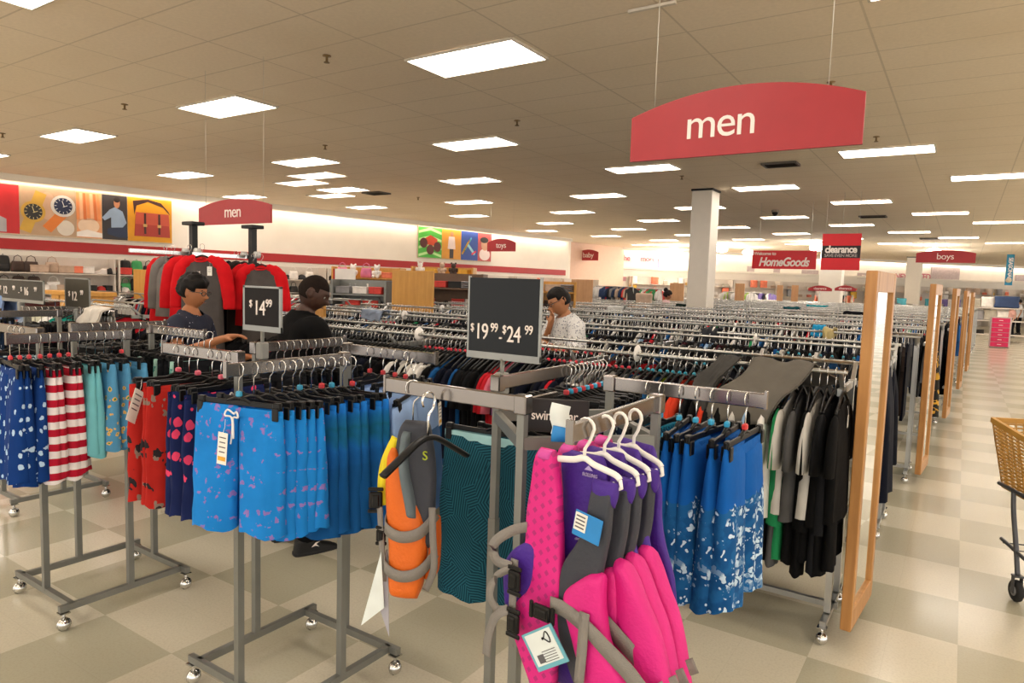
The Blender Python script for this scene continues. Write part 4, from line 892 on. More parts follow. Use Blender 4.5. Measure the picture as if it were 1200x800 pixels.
def X0(px, k=0, back=0):   # world x on the rail of rack k seen at pixel column px
    Y = ry(k)+back*RDEP; r = ray(px, 400); return r.x/r.y*Y
def col0(x, R):
    # colours follow the photograph along the nearest rail, left to right
    px = 600+F*Vector((x, 3.6, -.4)).dot(RT)/Vector((x, 3.6, -.4)).dot(FWD)
    def c(*a): return R.choice(a)
    if px < 465: return c('111214', '111214', '2a2c30', '1b2236')
    if px < 482: return c('111214', '3b2f2c')
    if px < 530: return c('b9b7b2', 'dcdad6', '111214', '5b5b5c')
    if px < 560: return c('1b2236', '1b2236', '1f5a94')
    if px < 592: return c('111214', '2a2c30')
    if px < 604: return 'b01c28'
    if px < 616: return c('7c4a78', 'c86478')
    if px < 655: return c('2a2c30', '111214', '1b2236')
    if px < 680: return c('111214', 'b01c28', '2a2c30', '1b2236')
    if px < 705: return c('dcdad6', 'b9b7b2', '5b5b5c', '111214')
    if px < 730: return c('5b5b5c', 'dcdad6', '111214')
    if px < 752: return c('1f5a94', '1b2236', 'dcdad6')
    if px < 778: return c('5a2430', '1f5a94', '3b2f2c')
    if px < 800: return c('5a2430', '1b2236', 'a8c432')
    if px < 818: return 'c83c24'
    if px < 838: return c('111214', '2a2c30')
    if px < 850: return 'c83c24'
    if px < 870: return c('111214', '1e7a4a', '2a2c30')
    if px < 905: return c('b9b7b2', '8aa8c8', '111214', 'dcdad6')
    if px < 935: return c('1e7a4a', 'b9b7b2', '5b5b5c', '111214')
    return c('111214', '111214', '2a2c30', '111214', '5b5b5c')
def siz0(x):
    px = 600+F*Vector((x, 3.6, -.4)).dot(RT)/Vector((x, 3.6, -.4)).dot(FWD)
    if 495 < px < 560 or 640 < px < 742: return 'c8283c'
    if 745 < px < 840 or px > 955: return '2494b0'
    return None
def frange(a, b, s):
    out = []; x = a
    while x < b: out.append(x); x += s
    return out
XR = -.50
# nearest rail, split into the zone with longer jerseys at its right end
n1 = fill_rail(frange(-6.4, -.98, .038), 3.60, RZ, col0, 'the front rail of the nearest long rack', siz0)
def colb(x, R): return R.choice(['111214', '111214', '2a2c30', '1b2236', '5b5b5c', 'b01c28' if x > -2 else '1b2236'])
n2 = fill_rail(frange(-6.4, -.6, .056), 3.60+RDEP, RZ, colb, 'the back rail of the nearest long rack', lambda x: 'c8283c' if x > -2.6 and x < -2 else ('2494b0' if x > -1.4 else None))
# long outfits at the right end of the nearest rail
def jersey(label, col, x, L=.62, w_=.46, low='111214', lowL=.42, seed=0, strip=None, a=90):
    t = thing('hanging_outfit', label, 'outfit', (x, 3.60, RZ), math.radians(a))
    h = link('hanger', SHH, t); link('hook', HOOK, h); m = fab(col)
    shirt_geo(MB(), w_=w_, L=L, seed=seed, d=.03, sl=.24).build('shirt', m, t)
    s = link('shorts', shorts_mesh('shorts', fab(low), .34, lowL, seed, .03, zt=-L+.16, fold=.8), t)
    if strip: MB().slab([(-L-.02, .03, .13), (-L-.1, .03, .13)], .032, 0, 6, 4).build('stripe', fab(strip), s)
    price_tag(t, -.02, -.03, -.2, .03, .06)
for i, (px, col, low, st, nm) in enumerate(((862, '111214', '5b5b5c', None, 'black shirt and grey shorts outfit just right of the palm shorts'), (874, 'b9b7b2', '111214', 'b01c28', 'pale grey shirt outfit with a red-striped black short'), (884, '8aa8c8', '111214', None, 'light blue shirt and black shorts outfit under the draped grey shorts'), (894, '111214', '111214', 'b01c28', 'all black outfit with a red stripe on its shorts'), (905, 'dcdad6', '2a2c30', None, 'white shirt outfit below the draped grey shorts'), (916, '1e7a4a', '5b5b5c', None, 'green shirt and grey shorts outfit'), (926, 'b9b7b2', '1e7a4a', None, 'pale grey shirt and green shorts outfit'), (936, '5b5b5c', '111214', None, 'mid grey shirt and black shorts outfit'), (946, '111214', '111214', 'dcdad6', 'black outfit with a white stripe on its shorts'), (956, 'b9b7b2', '111214', None, 'pale grey shirt outfit among the black ones'), (965, '111214', '2a2c30', None, 'black shirt and charcoal shorts outfit, third from the rack end'), (975, '2a2c30', '111214', None, 'charcoal shirt and black shorts outfit, second from the rack end'), (985, '111214', '111214', None, 'all black outfit hanging last before the rack end'))):
    jersey(nm, col, X0(px)+.03, L=.60+.03*(i % 3), low=low, lowL=.48, seed=i*3+1, strip=st, a=86+(i*37 % 11))
# second long rack, front rail
def col1(x, R): return R.choice(['111214', '2a2c30', '1b2236', '111214', '1f5a94' if x > -3 else '111214', '5b5b5c', '3b2f2c'])
n3 = fill_rail(frange(-4.9, -.6, .075), ry(1), RZ, col1, 'the front rail of the second long rack', lambda x: '2494b0' if x > -1.2 else None)
# garments on the remaining racks, too many to count
def mass(k0, k1):
    cols = ['111214', '2a2c30', '1b2236', '5b5b5c', '3b2f2c', 'b9b7b2', '1f5a94', 'b01c28', '5a2430', '1e7a4a', '8aa8c8']; wts = [10, 6, 6, 4, 2, 2, 1.5, 1, 1, .4, .6]
    mats = [fab(c) for c in cols]+[CHROME, BLK, mat('size_marker_2494b0', '2494b0', .4), mat('size_marker_c8283c', 'c8283c', .4)]; mb = MB(); R = random.Random(3)
    for k_ in range(k0, k1):
        for b in (0, 1):
            if k_ == 1 and b == 0: rg = frange(rleft(1)+.1, -4.95, .06)
            else: rg = frange(rleft(k_)+.1, rx(k_)-.08, .052 if k_ < 5 else .075)
            mk = None
            for x in rg:
                if R.random() < .02: mk = R.choice([None]*7+[13, 14])
                if R.random() < .03: continue
                y = ry(k_)+b*RDEP+R.uniform(-.01, .01); z = RZ; w2 = .20+R.uniform(-.02, .03); t = .013; L = .62+R.uniform(0, .25); a = R.uniform(-.08, .08)
                def q(u, dx, zz): return (x+dx-u*math.sin(a), y+u*math.cos(a), z+zz)
                mb.cur = R.choices(range(11), wts)[0]
                prof = [(-w2-.05, -.30), (-w2-.01, -.17), (-.07, -.10), (0, -.12), (.07, -.10), (w2+.01, -.17), (w2+.05, -.30), (w2, -.31), (w2, -L), (-w2, -L), (-w2, -.31)]
                n = len(prof); mb.add([q(u, -t, zz) for u, zz in prof]+[q(u, t, zz) for u, zz in prof], [list(range(n))[::-1], [n+i for i in range(n)]]+[(i, (i+1) % n, n+(i+1) % n, n+i) for i in range(n)], False)
                mb.cur = 12; mb.box((x, y, z-.10), (.012, .10, .018))
                mb.cur = 11; mb.tube([(x, y-.02, z+.004), (x, y-.012, z+.018), (x, y+.012, z+.018), (x, y+.02, z+.002), (x, y+.004, z-.035), (x, y, z-.1)], .0032 if k_ < 4 else .0045, 4, cap=False)
                if mk: mb.cur = mk; mb.box((x, y, z-.085), (.014, .022, .02))
    o = mb.build('hanging_clothes', mats); tag(o, 'dense rows of dark clothes on hangers filling the long racks behind the nearest one', 'clothes', None, 'stuff')
mass(1, NR)
# size divider rings on the rails
def divider(px, py, k_, back, label):
    Y = ry(k_)+back*RDEP; r = ray(px, py); X = r.x/r.y*Y; t = tag(MB().lathe([(.018, -.002), (.048, -.002), (.048, .002), (.018, .002)], n=20, M=Matrix.Rotation(PI/2, 3, 'Y')).build('size_divider', WHITE, None, (X, Y, RZ+.004)), label, 'size divider')
    return t
for a in ((491, 392, 0, 0, 'white round size divider on the nearest rail, left of the 19.99 sign'), (747, 412, 0, 0, 'white round size divider on the nearest rail, above the blue shirts'), (474, 373, 1, 0, 'white round size divider before the wooden panel'), (518, 370, 2, 0, 'white round size divider right of the wooden panel'), (836, 398, 1, 1, 'white round size divider beside a folded dark garment'), (885, 402, 1, 0, 'white round size divider right of the dark folded garment')): divider(*a)
# draped garments
def drape(label, x0, x1, y, z, la, lb, m_, seed, cat='shorts', name='draped_shorts', wob=.03, skew=.0, spread=0.):
    mb = MB(); nx, ns = 16, 22; vs = []; R = random.Random(seed)
    prof = []
    for j in range(ns+1):
        s = -la+(la+lb)*j/ns
        if abs(s) < .05: yy = s*.8; zz = .018
        else: yy = math.copysign(.045+.12*(abs(s)-.05), s); zz = -(abs(s)-.05)*.98+.012
        if spread and abs(s) > .03:
            q = min(abs(s)-.03, spread); yy = math.copysign(.02+q*.88+max(0, abs(s)-.03-spread)*.12, s); zz = .012-q*.50-max(0, abs(s)-.03-spread)*.98
        prof.append((yy, zz, s))
    for th_ in (0, 1):
        for (yy, zz, s) in prof:
            for i in range(nx+1):
                u = i/nx; x = x0+(x1-x0)*u+skew*s+.02*math.sin(s*14+seed)
                n_ = noise.noise(Vector((u*3.2+seed, s*4.5, seed)))*wob*2+noise.noise(Vector((u*8+seed, s*9, seed+9)))*wob*.8; k_ = min(1, abs(s)*5)
                vs.append((x-(x0+x1)/2, (yy+math.copysign(abs(n_)*k_, yy)*1.2)*(1 if th_ else .82), zz+(0 if th_ else -.008)+n_*.5-.03*k_*math.sin(u*PI)))
    W_ = nx+1; fs = []; off = (ns+1)*W_
    for j in range(ns):
        for i in range(nx):
            a = j*W_+i; fs.append((a, a+1, a+W_+1, a+W_)); b = a+off; fs.append((b, b+W_, b+W_+1, b+1))
    for j in range(ns):
        for i in (0, nx): a = j*W_+i; fs.append((a, a+W_, a+W_+off, a+off))
    for i in range(nx):
        for j in (0, ns): a = j*W_+i; fs.append((a, a+off, a+1+off, a+1))
    mb.add(vs, fs); o = mb.build(name, m_, None, ((x0+x1)/2, y, z)); return tag(o, label, cat)
GRSH = fab('6e6a63'); 
o = drape('mid grey shorts draped over the nearest rail before the mirror', X0(889), X0(962), 3.595, RZ+.02, .44, .22, GRSH, 4, wob=.018, skew=.34, spread=.27)
drape('grey and navy garment draped over the nearest rail left of the grey shorts', X0(842), X0(866), 3.595, RZ+.02, .40, .12, fab('5d5c5a'), 8, 'garment', 'draped_garment', .02, .1, .26)
drape('blue-edged grey waistband hanging under the draped grey shorts', X0(883)+.04, X0(928), 3.585, RZ-.13, .09, .05, fab('8aa8d8'), 3, 'garment', 'draped_garment', .01)
for (px, k_, b, col, lab, wd) in ((925, 7, 0, '1d4f58', 'dark teal cloth lying over a far rail', .35), (800, 6, 0, '1b2a26', 'dark cloth heap on a far rail near the column', .4), (1000, 6, 0, '12141a', 'black cloth lying over a far rail before the nearest mirror', .42), (955, 9, 0, '2494a0', 'bright teal cloth over a far rail', .5), (440, 1, 0, '8794a8', 'blue-grey shirt thrown over the second rack', .3), (957, 2, 1, '2a9ad0', 'bright blue folded garment on the third rack', .12), (973, 2, 0, 'b8a878', 'tan folded garment on the third rack', .1), (835, 1, 1, '33353a', 'folded dark striped garment on the second rack', .14), (722, 4, 0, 'c8c8c4', 'pale garment laid on the fifth rack', .3)):
    X = X0(px, k_, b); drape(lab, X-wd/2, X+wd/2, ry(k_)+b*RDEP, RZ+.02, .14, .1, fab(col), px, 'garment', 'draped_garment', .03)
# end-of-rack garments visible along the aisle
def side_garment(label, k_, b, col, dx, L, m_=None, w_=.5):
    t = thing('hanging_shirt', label, 'shirt', (rx(k_)-dx, ry(k_)+b*RDEP, RZ), math.radians(90+b*6)); shirt_geo(MB(), w_=w_, L=L, d=.05, seed=k_, sl=.3).build('shirt', m_ or fab(col), t); h = link('hanger', SHH, t); link('hook', HOOK, h)
g = G('fabric_black_yellow'); M_BY = g.fin(g.mix(g.blobs(13, .45, (1, .2, 1), .7, 2.2, .6), S('14130f'), S('c8962c')), .9)
for a in (('navy shirt on the end of the second long rack, right of the nearest mirror', 1, 0, '1b2236', .04, .95), ('dark navy shirt at the rear end of the second long rack', 1, 1, '141a2c', .05, .8), ('grey shirt at the end of the fourth rack', 3, 0, '6a6a6c', .05, .5), ('navy sleeve shirt at the end of the fifth rack', 4, 1, '141a2c', .04, .9), ('dark shirt at the end of the sixth rack', 5, 0, '181a20', .04, .9), ('blue shirt at the end of the eighth rack', 7, 0, '2a5a94', .04, .7)): side_garment(*a)
side_garment('black and yellow patterned shirt at the end of the third rack', 3, 1, None, .0, .95, M_BY)
# ---- shorter racks to the left
long_rack('short steel rack with teal and white t-shirts at the left', -9.3, -7.25, 3.75, 1.37)
xs = frange(-9.2, -7.3, .075); cl = ['8794a8', 'b9b7a2', 'b9b7a2', 'dcdad6', '0f8a7c', '0f8a7c', '0f8a7c', 'dcdad6', 'dcdad6', 'b01c28', 'b01c28']
CN.update({'8794a8': 'blue-grey', 'b9b7a2': 'sage grey', '0f8a7c': 'teal'})
fill_rail(xs, 3.75, 1.37, lambda x, R: cl[min(10, int((x+9.2)/1.9*11))], 'the short rack behind the 12 sign', lambda x: None, face=60)
for i, (a, b, y) in enumerate(((-13.6, -10.2, 4.6), (-13.2, -10.4, 6.2), (-12.6, -8.6, 8.0), (-12.9, -8.9, 10.2))):
    long_rack(f'steel clothing rack on the left side, {ORD[i]} one before the left wall', a, b, y)
mb = MB(); R = random.Random(5); mats_ = [fab(c) for c in ('6f7f98', '2a2c30', 'b9b7b2', 'b01c28', '1b2236', '9a8a78', '111214')]
for a, b, y in ((-13.6, -10.2, 4.6), (-13.2, -10.4, 6.2), (-12.6, -8.6, 8.0), (-12.9, -8.9, 10.2)):
    for dy in (0, RDEP):
        for x in frange(a+.1, b-.1, .07):
            mb.cur = R.randrange(7); L = .6+R.uniform(0, .2); q = [(-.24, -.3), (-.2, -.17), (-.07, -.1), (.07, -.1), (.2, -.17), (.24, -.3), (.2, -L), (-.2, -L)]; n = 8
            mb.add([(x-.014, y+dy+u, 1.37+z) for u, z in q]+[(x+.014, y+dy+u, 1.37+z) for u, z in q], [list(range(n))[::-1], [n+i for i in range(n)]]+[(i, (i+1) % n, n+(i+1) % n, n+i) for i in range(n)], False)
tag(mb.build('hanging_clothes', mats_), 'rows of mixed clothes on the racks before the left wall', 'clothes', None, 'stuff')
# blue shirts heap on far left rack
drape('pale blue shirts piled over a rack under the 12 to 16 price sign', -7.05, -6.55, 2.40, 1.50, .22, .22, fab('7f98c4'), 12, 'shirts', 'draped_shirts', .05)
drape('white and beige garments draped over the rack at the left edge', -5.62, -5.35, 2.58, 1.45, .2, .2, fab('c9c2b8'), 14, 'garment', 'draped_garment', .05)
drape('dark navy dotted shirt draped over the rear left rack', -7.5, -7.2, 2.57, 1.45, .2, .2, fab('23304c'), 15, 'garment', 'draped_garment', .05)
RK2 = fourway('grey four-way rack behind the cut-off left one', -7.1, 2.85, 1.43, arms='LF')
darkset(-6.82, 2.10, 0, .045, 9, 1.43, 0, [fab('23304c'), fab('8794a8')], ['navy shorts on the rear left rack', 'blue-grey shorts on the rear left rack'], 'shorts on the rear left rack')
# ================================================================ PRICE SIGNS
def ps(label, px0, px1, pyt, pyb, d, loc, pole_to, parts, card, frame=.012, ang=0.):
    R_ = Matrix.Rotation(ang, 3, 'Z'); Y = loc[1]; r0 = ray(px0, pyb); r1 = ray(px1, pyb); n = R_@Vector((0, 1, 0)); o = Vector((0, 0, CAMZ)); kk = lambda r: o+r*((Vector((loc[0], loc[1], 0))-o).dot(n)/r.dot(n))
    a = kk(r0); b = kk(r1); top = kk(ray(px0, pyt)); W = (b-a).length; ctr = (a+b)/2
    t = price_sign(label, 0, 0, W, top.z-a.z, a.z, ang, parts, card, (ctr.x, ctr.y), pole_to, frame=frame); return t
ps('black price sign reading $19.99 - $24.99 on the middle stand', 548, 633, 323, 416, 2, (-1.28, 1.92), 1.405, [('$', .14, -.45, .36), ('19', .28, -.385, .31), ('99', .155, -.165, .37), ('-', .2, -.045, .27), ('$', .14, .0, .36), ('24', .28, .06, .30), ('99', .155, .30, .37)], SB, frame=.007)
ps('smoky grey price sign reading $14.99 behind the blue shorts', 286, 330, 334, 386, 2.6, (-2.60, 1.87), 1.42, [('$', .22, -.32, .60), ('14', .46, -.20, .5), ('99', .24, .12, .62)], SG)
ps('black price sign reading $12.99 - $16.99 at the left photo edge', -1, 52, 326, 351.5, 5, (-5.60, 2.35), 1.44, [('$', .26, -.45, .58), ('12', .50, -.38, .48), ('99', .28, -.16, .6), ('-', .36, -.03, .45), ('$', .26, .02, .58), ('16', .50, .09, .48), ('99', .28, .31, .6)], SB)
ps('grey price sign reading $12.99 before the yellow wooden fixture', 77, 106, 325, 362, 5, (-5.35, 2.60), 1.40, [('$', .22, -.34, .5), ('12', .40, -.22, .42), ('99', .20, .14, .55)], mat('price_card_mid', '4a463c', .4, Specular_IOR_Level=.1))
# ================================================================ WOODEN END PANELS AND FIXTURES
def panel(label, px0, px1, pyt, d, m_, H=None):
    a = at(px0, pyt, d); r = ray(px1, pyt); b = r*(a.y/r.y)+Vector((0, 0, CAMZ)); W = b.x-a.x; t = thing('end_panel', label, 'display panel', ((a.x+b.x)/2, a.y, 0)); MB().box((0, 0, a.z/2+.05), (W, .04, a.z-.1), bev=.004).build('board', m_, t)
    MB().box((0, .12, .05), (W, .28, .1)).build('plinth', BLK, t); return t
panel('large honey-coloured wooden end panel behind the nearest rack', 460.5, 508.5, 316.5, 10.5, MAPLE)
panel('narrow yellow wooden panel right behind the man in black', 368, 381, 345, 8.0, MAPLE)
panel('pale wooden end panel right of the man in the white patterned shirt', 670, 695, 327, 15.5, PALEW)
panel('pale wooden end panel left of the white column', 785.5, 802, 331.5, 19.5, PALEW)
panel('narrow pale wooden panel right of the white column', 862, 873, 332, 25, PALEW)
panel('low pale wooden box board before the far clothes', 736, 758, 356, 15., PALEW)
panel('pale wooden panel, left one of the pair under the clearance sign', 911, 918, 334, 26, PALEW)
panel('pale wooden panel, right one of the pair under the clearance sign', 928, 936, 334, 26, PALEW)
panel('yellow wooden board behind the red raglan shirts', 157.5, 180.5, 315.5, 12, MAPLE)
t = thing('wooden_counter', 'yellow wooden fixture behind the grey 12.99 sign', 'fixture', at(95, 380, 9.5)); t.location.z = 0
for x, w_ in ((-.30, .2), (.1, .5), (.45, .12)): MB().box((x, 0, .72), (w_, .4, 1.44), bev=.01).build('panel', MAPLE, t)
MB().box((0, 0, 1.42), (1.1, .45, .06), bev=.01).build('top', MAPLE, t)
# ================================================================ RAGLAN DISPLAY
t = thing('tall_display_rack', 'tall black display rack holding red and grey raglan shirts', 'clothing rack')
BLM = mat('black_painted_steel', '17181a', .4, .4)
for px, cap in ((226.5, 262), (296, 266)):
    p = at(px, cap, 5.9); 
    MB().box((p.x, p.y, p.z/2), (.05, .05, p.z)).build('post', BLM, t); m = MB(); m.box((p.x, p.y, p.z), (.16, .12, .03), bev=.005); m.build('cap', BLM, t)
    MB().bar((p.x-.02, p.y, p.z-.26), (p.x+.0, p.y-.55, p.z-.26), .02, .03).build('arm', CHROME, t); MB().bar((p.x, p.y+.3, .06), (p.x, p.y-.5, .06), .05, .05).build('foot', BLM, t)
    for s in (-1, 1): MB().lathe([(.03, -.02), (.03, .02)], (p.x+s*.09, p.y-.02, p.z-.24), 10, Matrix.Rotation(PI/2, 3, 'X')).build('clip', CLEAR, t)
RAGR = 'c4141c'
def raglan(label, loc, a, body='5c5654', slv=RAGR, L=.72, w_=.46, hang=True, sc=1.):
    t = thing('raglan_shirt', label, 'shirt', loc, math.radians(a)); t.scale = (sc,)*3
    b = shirt_geo(MB(), w_=w_, L=L, d=.045, seed=int(loc[0]*31) % 17, nu=28, nv=16, sleeve=False).build('body', fab(body), t)
    for s in (-1, 1):
        p = [(s*.07, 0, -.12), (s*.15, 0, -.15), (s*(w_/2-.01), 0, -.21), (s*(w_/2+.03), 0, -.36), (s*(w_/2+.055), 0, -.52), (s*(w_/2+.06), 0, -.62)]
        mb = MB(); mb.tube(smooth_path(p, 4), [.03+.0] + [.045]*3+[.062]*4+[.075]*4+[.072]*4+[.066]*4+[.06], 12, up=(0, 0, 1)); 
        mb.v = [(x, y*.62+(0 if abs(y) < 1 else 0), z) for x, y, z in mb.v]; mb.build('sleeve', fab(slv), t)
    m = MB(); m.tube([(.075*math.cos(a_), -.03*math.sin(a_)-.012, -.125-.028*abs(math.sin(a_))*(1 if math.sin(a_) > 0 else .2)) for a_ in [i*2*PI/20 for i in range(21)]], .009, 6); m.build('collar', fab(slv), t)
    if hang: link('hanger', SHH, t); link('hook', HOOKB, t)
    return t
def rg(px, py, d, **k_): p = at(px, py, d); return (p.x, p.y, p.z+.03)
t = raglan('grey raglan shirt with bright red sleeves, facing out behind the young man', rg(237, 293, 5.45), 26, L=.95, sc=.80)
price_tag(t, .12, -.07, -.2, .05, .09); text('25', .05, TXW, t, (.01, -.085, -.27))
raglan('red raglan shirt just left of the front facing grey one', rg(222, 294, 5.6), 20, RAGR, sc=.82)
raglan('grey short sleeve shirt hanging between two red ones on the tall rack', rg(203, 294, 5.75), 10, '6f6965', '6f6965', .6, sc=.85)
raglan('leftmost red shirt on the tall display rack', rg(194, 295, 5.9), 4, RAGR, sc=.85)
raglan('grey raglan shirt with red sleeves above the 14.99 sign', rg(306, 305, 5.5), 30, L=.95, sc=.70)
raglan('red raglan shirt left of the one above the 14.99 sign', rg(297, 304, 5.65), 24, RAGR, sc=.72)
raglan('dark navy shirt hanging between the two raglan groups', rg(277, 301, 5.75), 20, '1a2034', '1a2034', .95, sc=.74)
raglan('charcoal shirt beside the dark navy one on the tall rack', rg(286, 302, 5.7), 22, '4a4644', '4a4644', .95, sc=.72)
# ================================================================ STOCK ON THE LEFT WALL AND IN THE DISTANCE
ST = {}
def st_proto(kind, col):
    key = (kind, col)
    if key in ST: return ST[key]
    m_ = mat('stock_'+col, col, .7, vary=.15); mb = MB()
    if kind == 'handbag':
        mb.slab([(.24, -.12, .12), (.2, -.13, .13), (.1, -.15, .15), (0, -.14, .14)], .05, 0, 8, 8); mb.tube([(-.09, 0, .23), (-.07, 0, .33), (0, 0, .37), (.07, 0, .33), (.09, 0, .23)], .009, 6); mb.box((0, -.05, .15), (.05, .01, .04))
    elif kind == 'backpack':
        mb.slab([(.42, -.08, .08), (.38, -.13, .13), (.2, -.15, .15), (.03, -.14, .14), (0, -.12, .12)], .08, 0, 8, 10); mb.slab([(.2, -.11, .11), (.12, -.12, .12), (.04, -.11, .11)], .05, -.06, 8, 6); mb.tube([(-.03, 0, .41), (0, 0, .46), (.03, 0, .41)], .008, 5)
    elif kind == 'shoe':
        mb.slab([(.02, -.05, .05), (0, -.045, .045)], .02, 0, 6, 3); mb.v = [(x, y, z) for x, y, z in mb.v]; mb = MB(); mb.slab([(.11, .05, .13), (.08, .0, .135), (.05, -.1, .135), (.02, -.14, .14), (0, -.14, .14)], .04, 0, 8, 8); mb.box((0, 0, .006), (.28, .085, .014), bev=.005)
    elif kind == 'cap':
        mb.lathe([(.10, 0), (.098, .04), (.075, .09), (.03, .115), (.004, .12)], n=14); mb.slab([(.012, -.08, .08), (0, -.08, .08)], .12, -.10, 8, 3)
    elif kind == 'gift_box':
        mb.box((0, 0, .07), (.3, .2, .12), bev=.006); mb.box((0, 0, .135), (.31, .21, .03), bev=.006)
    elif kind == 'folded_clothes':
        for i in range(4): mb.slab([(i*.04+.036, -.14, .14), (i*.04+.018, -.15, .15), (i*.04, -.14, .14)], .11, 0, 8, 4, .004, i)
    elif kind == 'cushion':
        mb.slab([(.42, -.2, .2), (.36, -.215, .215), (.21, -.2, .2), (.06, -.215, .215), (0, -.2, .2)], .1, 0, 10, 12)
    elif kind == 'plush_toy':
        mb.ball((0, 0, .11), .1, 12, 8); mb.ball((0, -.01, .25), .075, 12, 8)
        for s in (-1, 1): mb.ball((s*.06, 0, .32), .028, 8, 6); mb.ball((s*.1, -.02, .13), .04, 8, 6, (1, 1, 1.5)); mb.ball((s*.06, -.07, .04), .045, 8, 6)
    elif kind == 'knit_jacket':
        shirt_geo(mb, w_=.44, L=.6, d=.04, seed=3, zt=.72)
    elif kind == 'bottle':
        mb.lathe([(.035, 0), (.035, .13), (.014, .16), (.014, .19), (.018, .19), (.018, .21)], n=10)
    ST[key] = mb.mesh(kind, m_); return ST[key]
CNM = {'1c1b1c': 'black', '3a2a24': 'dark brown', 'e4ded8': 'white', 'b9a08c': 'tan', 'c83c34': 'red', '8c8a8c': 'grey', 'e07a5c': 'salmon', '2b3f66': 'navy', '3f9c5c': 'green', 'd8a83c': 'mustard', 'd87aa0': 'pink', '7c6aa8': 'lilac', 'a8cc48': 'lime', '4aa0b0': 'teal', 'b0a898': 'beige'}
def place_stock(kind, col, loc, rz_, where, sc=1.):
    o = link(kind, st_proto(kind, col), None, loc, rz_); o.scale = (sc,)*3
    kn = kind.replace('_', ' '); lab = f'{CNM[col]} {kn} {where}'; return tag(o, lab, kn, f'{CNM[col]} {kn}s {where}')
def shelf_unit(label, loc, rz_, W, H, D, levels, m_, back=True, name='shelf_unit'):
    t = thing(name, label, 'shelves', loc, rz_)
    for s in (-1, 1): MB().box((s*W/2, 0, H/2), (.04, D, H), bev=.004).build('side_panel', m_, t)
    for z in levels: MB().box((0, 0, z), (W-.04, D, .025)).build('shelf', m_, t)
    if back: MB().box((0, D/2-.01, H/2), (W-.04, .015, H)).build('back_panel', m_, t)
    return t
SLAT = mat('slatwall', 'cdc3b8', .6, vary=.05)
R = random.Random(11)
# wall bays
lv = (.42, .80, 1.20, 1.64)
for i, s in enumerate(frange(-6.5, 20., 2.9)):
    shelf_unit(f'white wall shelving bay under the red stripe, number {["one", "two", "three", "four", "five", "six", "seven", "eight", "nine", "ten"][i]} from the left photo edge' if False else f'white wall shelving bay under the red stripe, {ORD[i]} from the left', wal(s+1.4, .26, 0), WA, 2.8, 2.02, .4, lv, SLAT, True, 'shelf_bay')
zones = [(-6.5, .62, ['backpack', 'handbag'], ['1c1b1c', '1c1b1c', '3a2a24']), (.62, 1.3, ['handbag', 'gift_box'], ['e4ded8', 'b9a08c', '8c8a8c']), (1.3, 2.4, ['shoe', 'gift_box', 'cap', 'handbag'], ['e4ded8', 'c83c34', 'e07a5c', '1c1b1c', 'e4ded8']), (2.4, 3.9, ['backpack', 'handbag', 'handbag'], ['1c1b1c', '8c8a8c', '1c1b1c', '3f9c5c']), (3.9, 6.4, ['backpack', 'handbag'], ['1c1b1c', '3a2a24', '1c1b1c', 'e4ded8']), (6.4, 11., ['shoe', 'cap', 'handbag'], ['1c1b1c', 'e4ded8', '8c8a8c', '1c1b1c']), (11., 20., ['plush_toy', 'gift_box', 'folded_clothes'], ['e4ded8', 'e07a5c', 'b9a08c', '2b3f66', 'd8a83c'])]
for z in lv[1:]:
    for a, b, kk, cc in zones:
        s = a
        while s < b:
            kd = R.choice(kk); cl_ = R.choice(cc); row = {.80: 'lower', 1.20: 'middle', 1.64: 'top'}[z]
            if R.random() < .97: place_stock(kd, cl_, wal(s, .24, z+.014), WA+R.uniform(-.3, .3), f'on the {row} shelf of the left wall', {'backpack': .84, 'handbag': 1.0, 'shoe': 1.2, 'cap': 1.3, 'gift_box': 1.15}.get(kd, 1.))
            s += R.uniform(.23, .29)
# mid-field fixtures left of centre
def bay(label, px, py, d, rz_, W, H, levels, kinds, cols, where, m_=None, name='shelf_unit', D=.4, step=(.24, .34)):
    p = at(px, py, d); loc = Vector((p.x, p.y, 0)); shelf_unit(label, loc, rz_, W, H, D, levels, m_ or GREYM, True, name)
    Rm = Matrix.Rotation(rz_, 3, 'Z')
    for i, z in enumerate(levels):
        x = -W/2+.17
        while x < W/2-.1:
            kd = R.choice(kinds); q = loc+Rm@Vector((x, -.03, z+.013))
            place_stock(kd, R.choice(cols), q, rz_+R.uniform(-.3, .3), f'on a shelf {where}', .9); x += R.uniform(*step)
bay('grey open shelf unit with bottles left of the big wooden panel', 424, 360, 12.5, .45, 1.0, 1.72, (.5, .85, 1.2, 1.45), ['bottle', 'gift_box', 'bottle'], ['e4ded8', '8c8a8c', 'c83c34'], 'left of the big wooden panel', GREYM, step=(.09, .2))
bay('wood-edged toy shelf behind the grey shelf unit', 432, 340, 15.5, .4, 1.6, 2.0, (.6, 1.0, 1.4, 1.75), ['plush_toy', 'gift_box', 'handbag'], ['e07a5c', 'e4ded8', 'd87aa0', '2b3f66', 'a8cc48'], 'above the grey shelf unit', MAPLE)
bay('dark shelf unit right of the big wooden panel', 530, 345, 13.5, .4, 1.3, 1.9, (.5, .9, 1.25, 1.6), ['shoe', 'folded_clothes', 'gift_box'], ['1c1b1c', 'b9a08c', '8c8a8c', 'c83c34', 'e4ded8'], 'right of the big wooden panel', mat('shelf_brown', '6c5442', .6))
bay('low shelf of caps and shoes right of the man in black', 400, 350, 13.5, .4, 1.5, 1.6, (.5, .95, 1.35), ['cap', 'shoe', 'folded_clothes'], ['8c8a8c', 'e4ded8', '2b3f66', '1c1b1c', 'b9a08c'], 'right of the man in black')
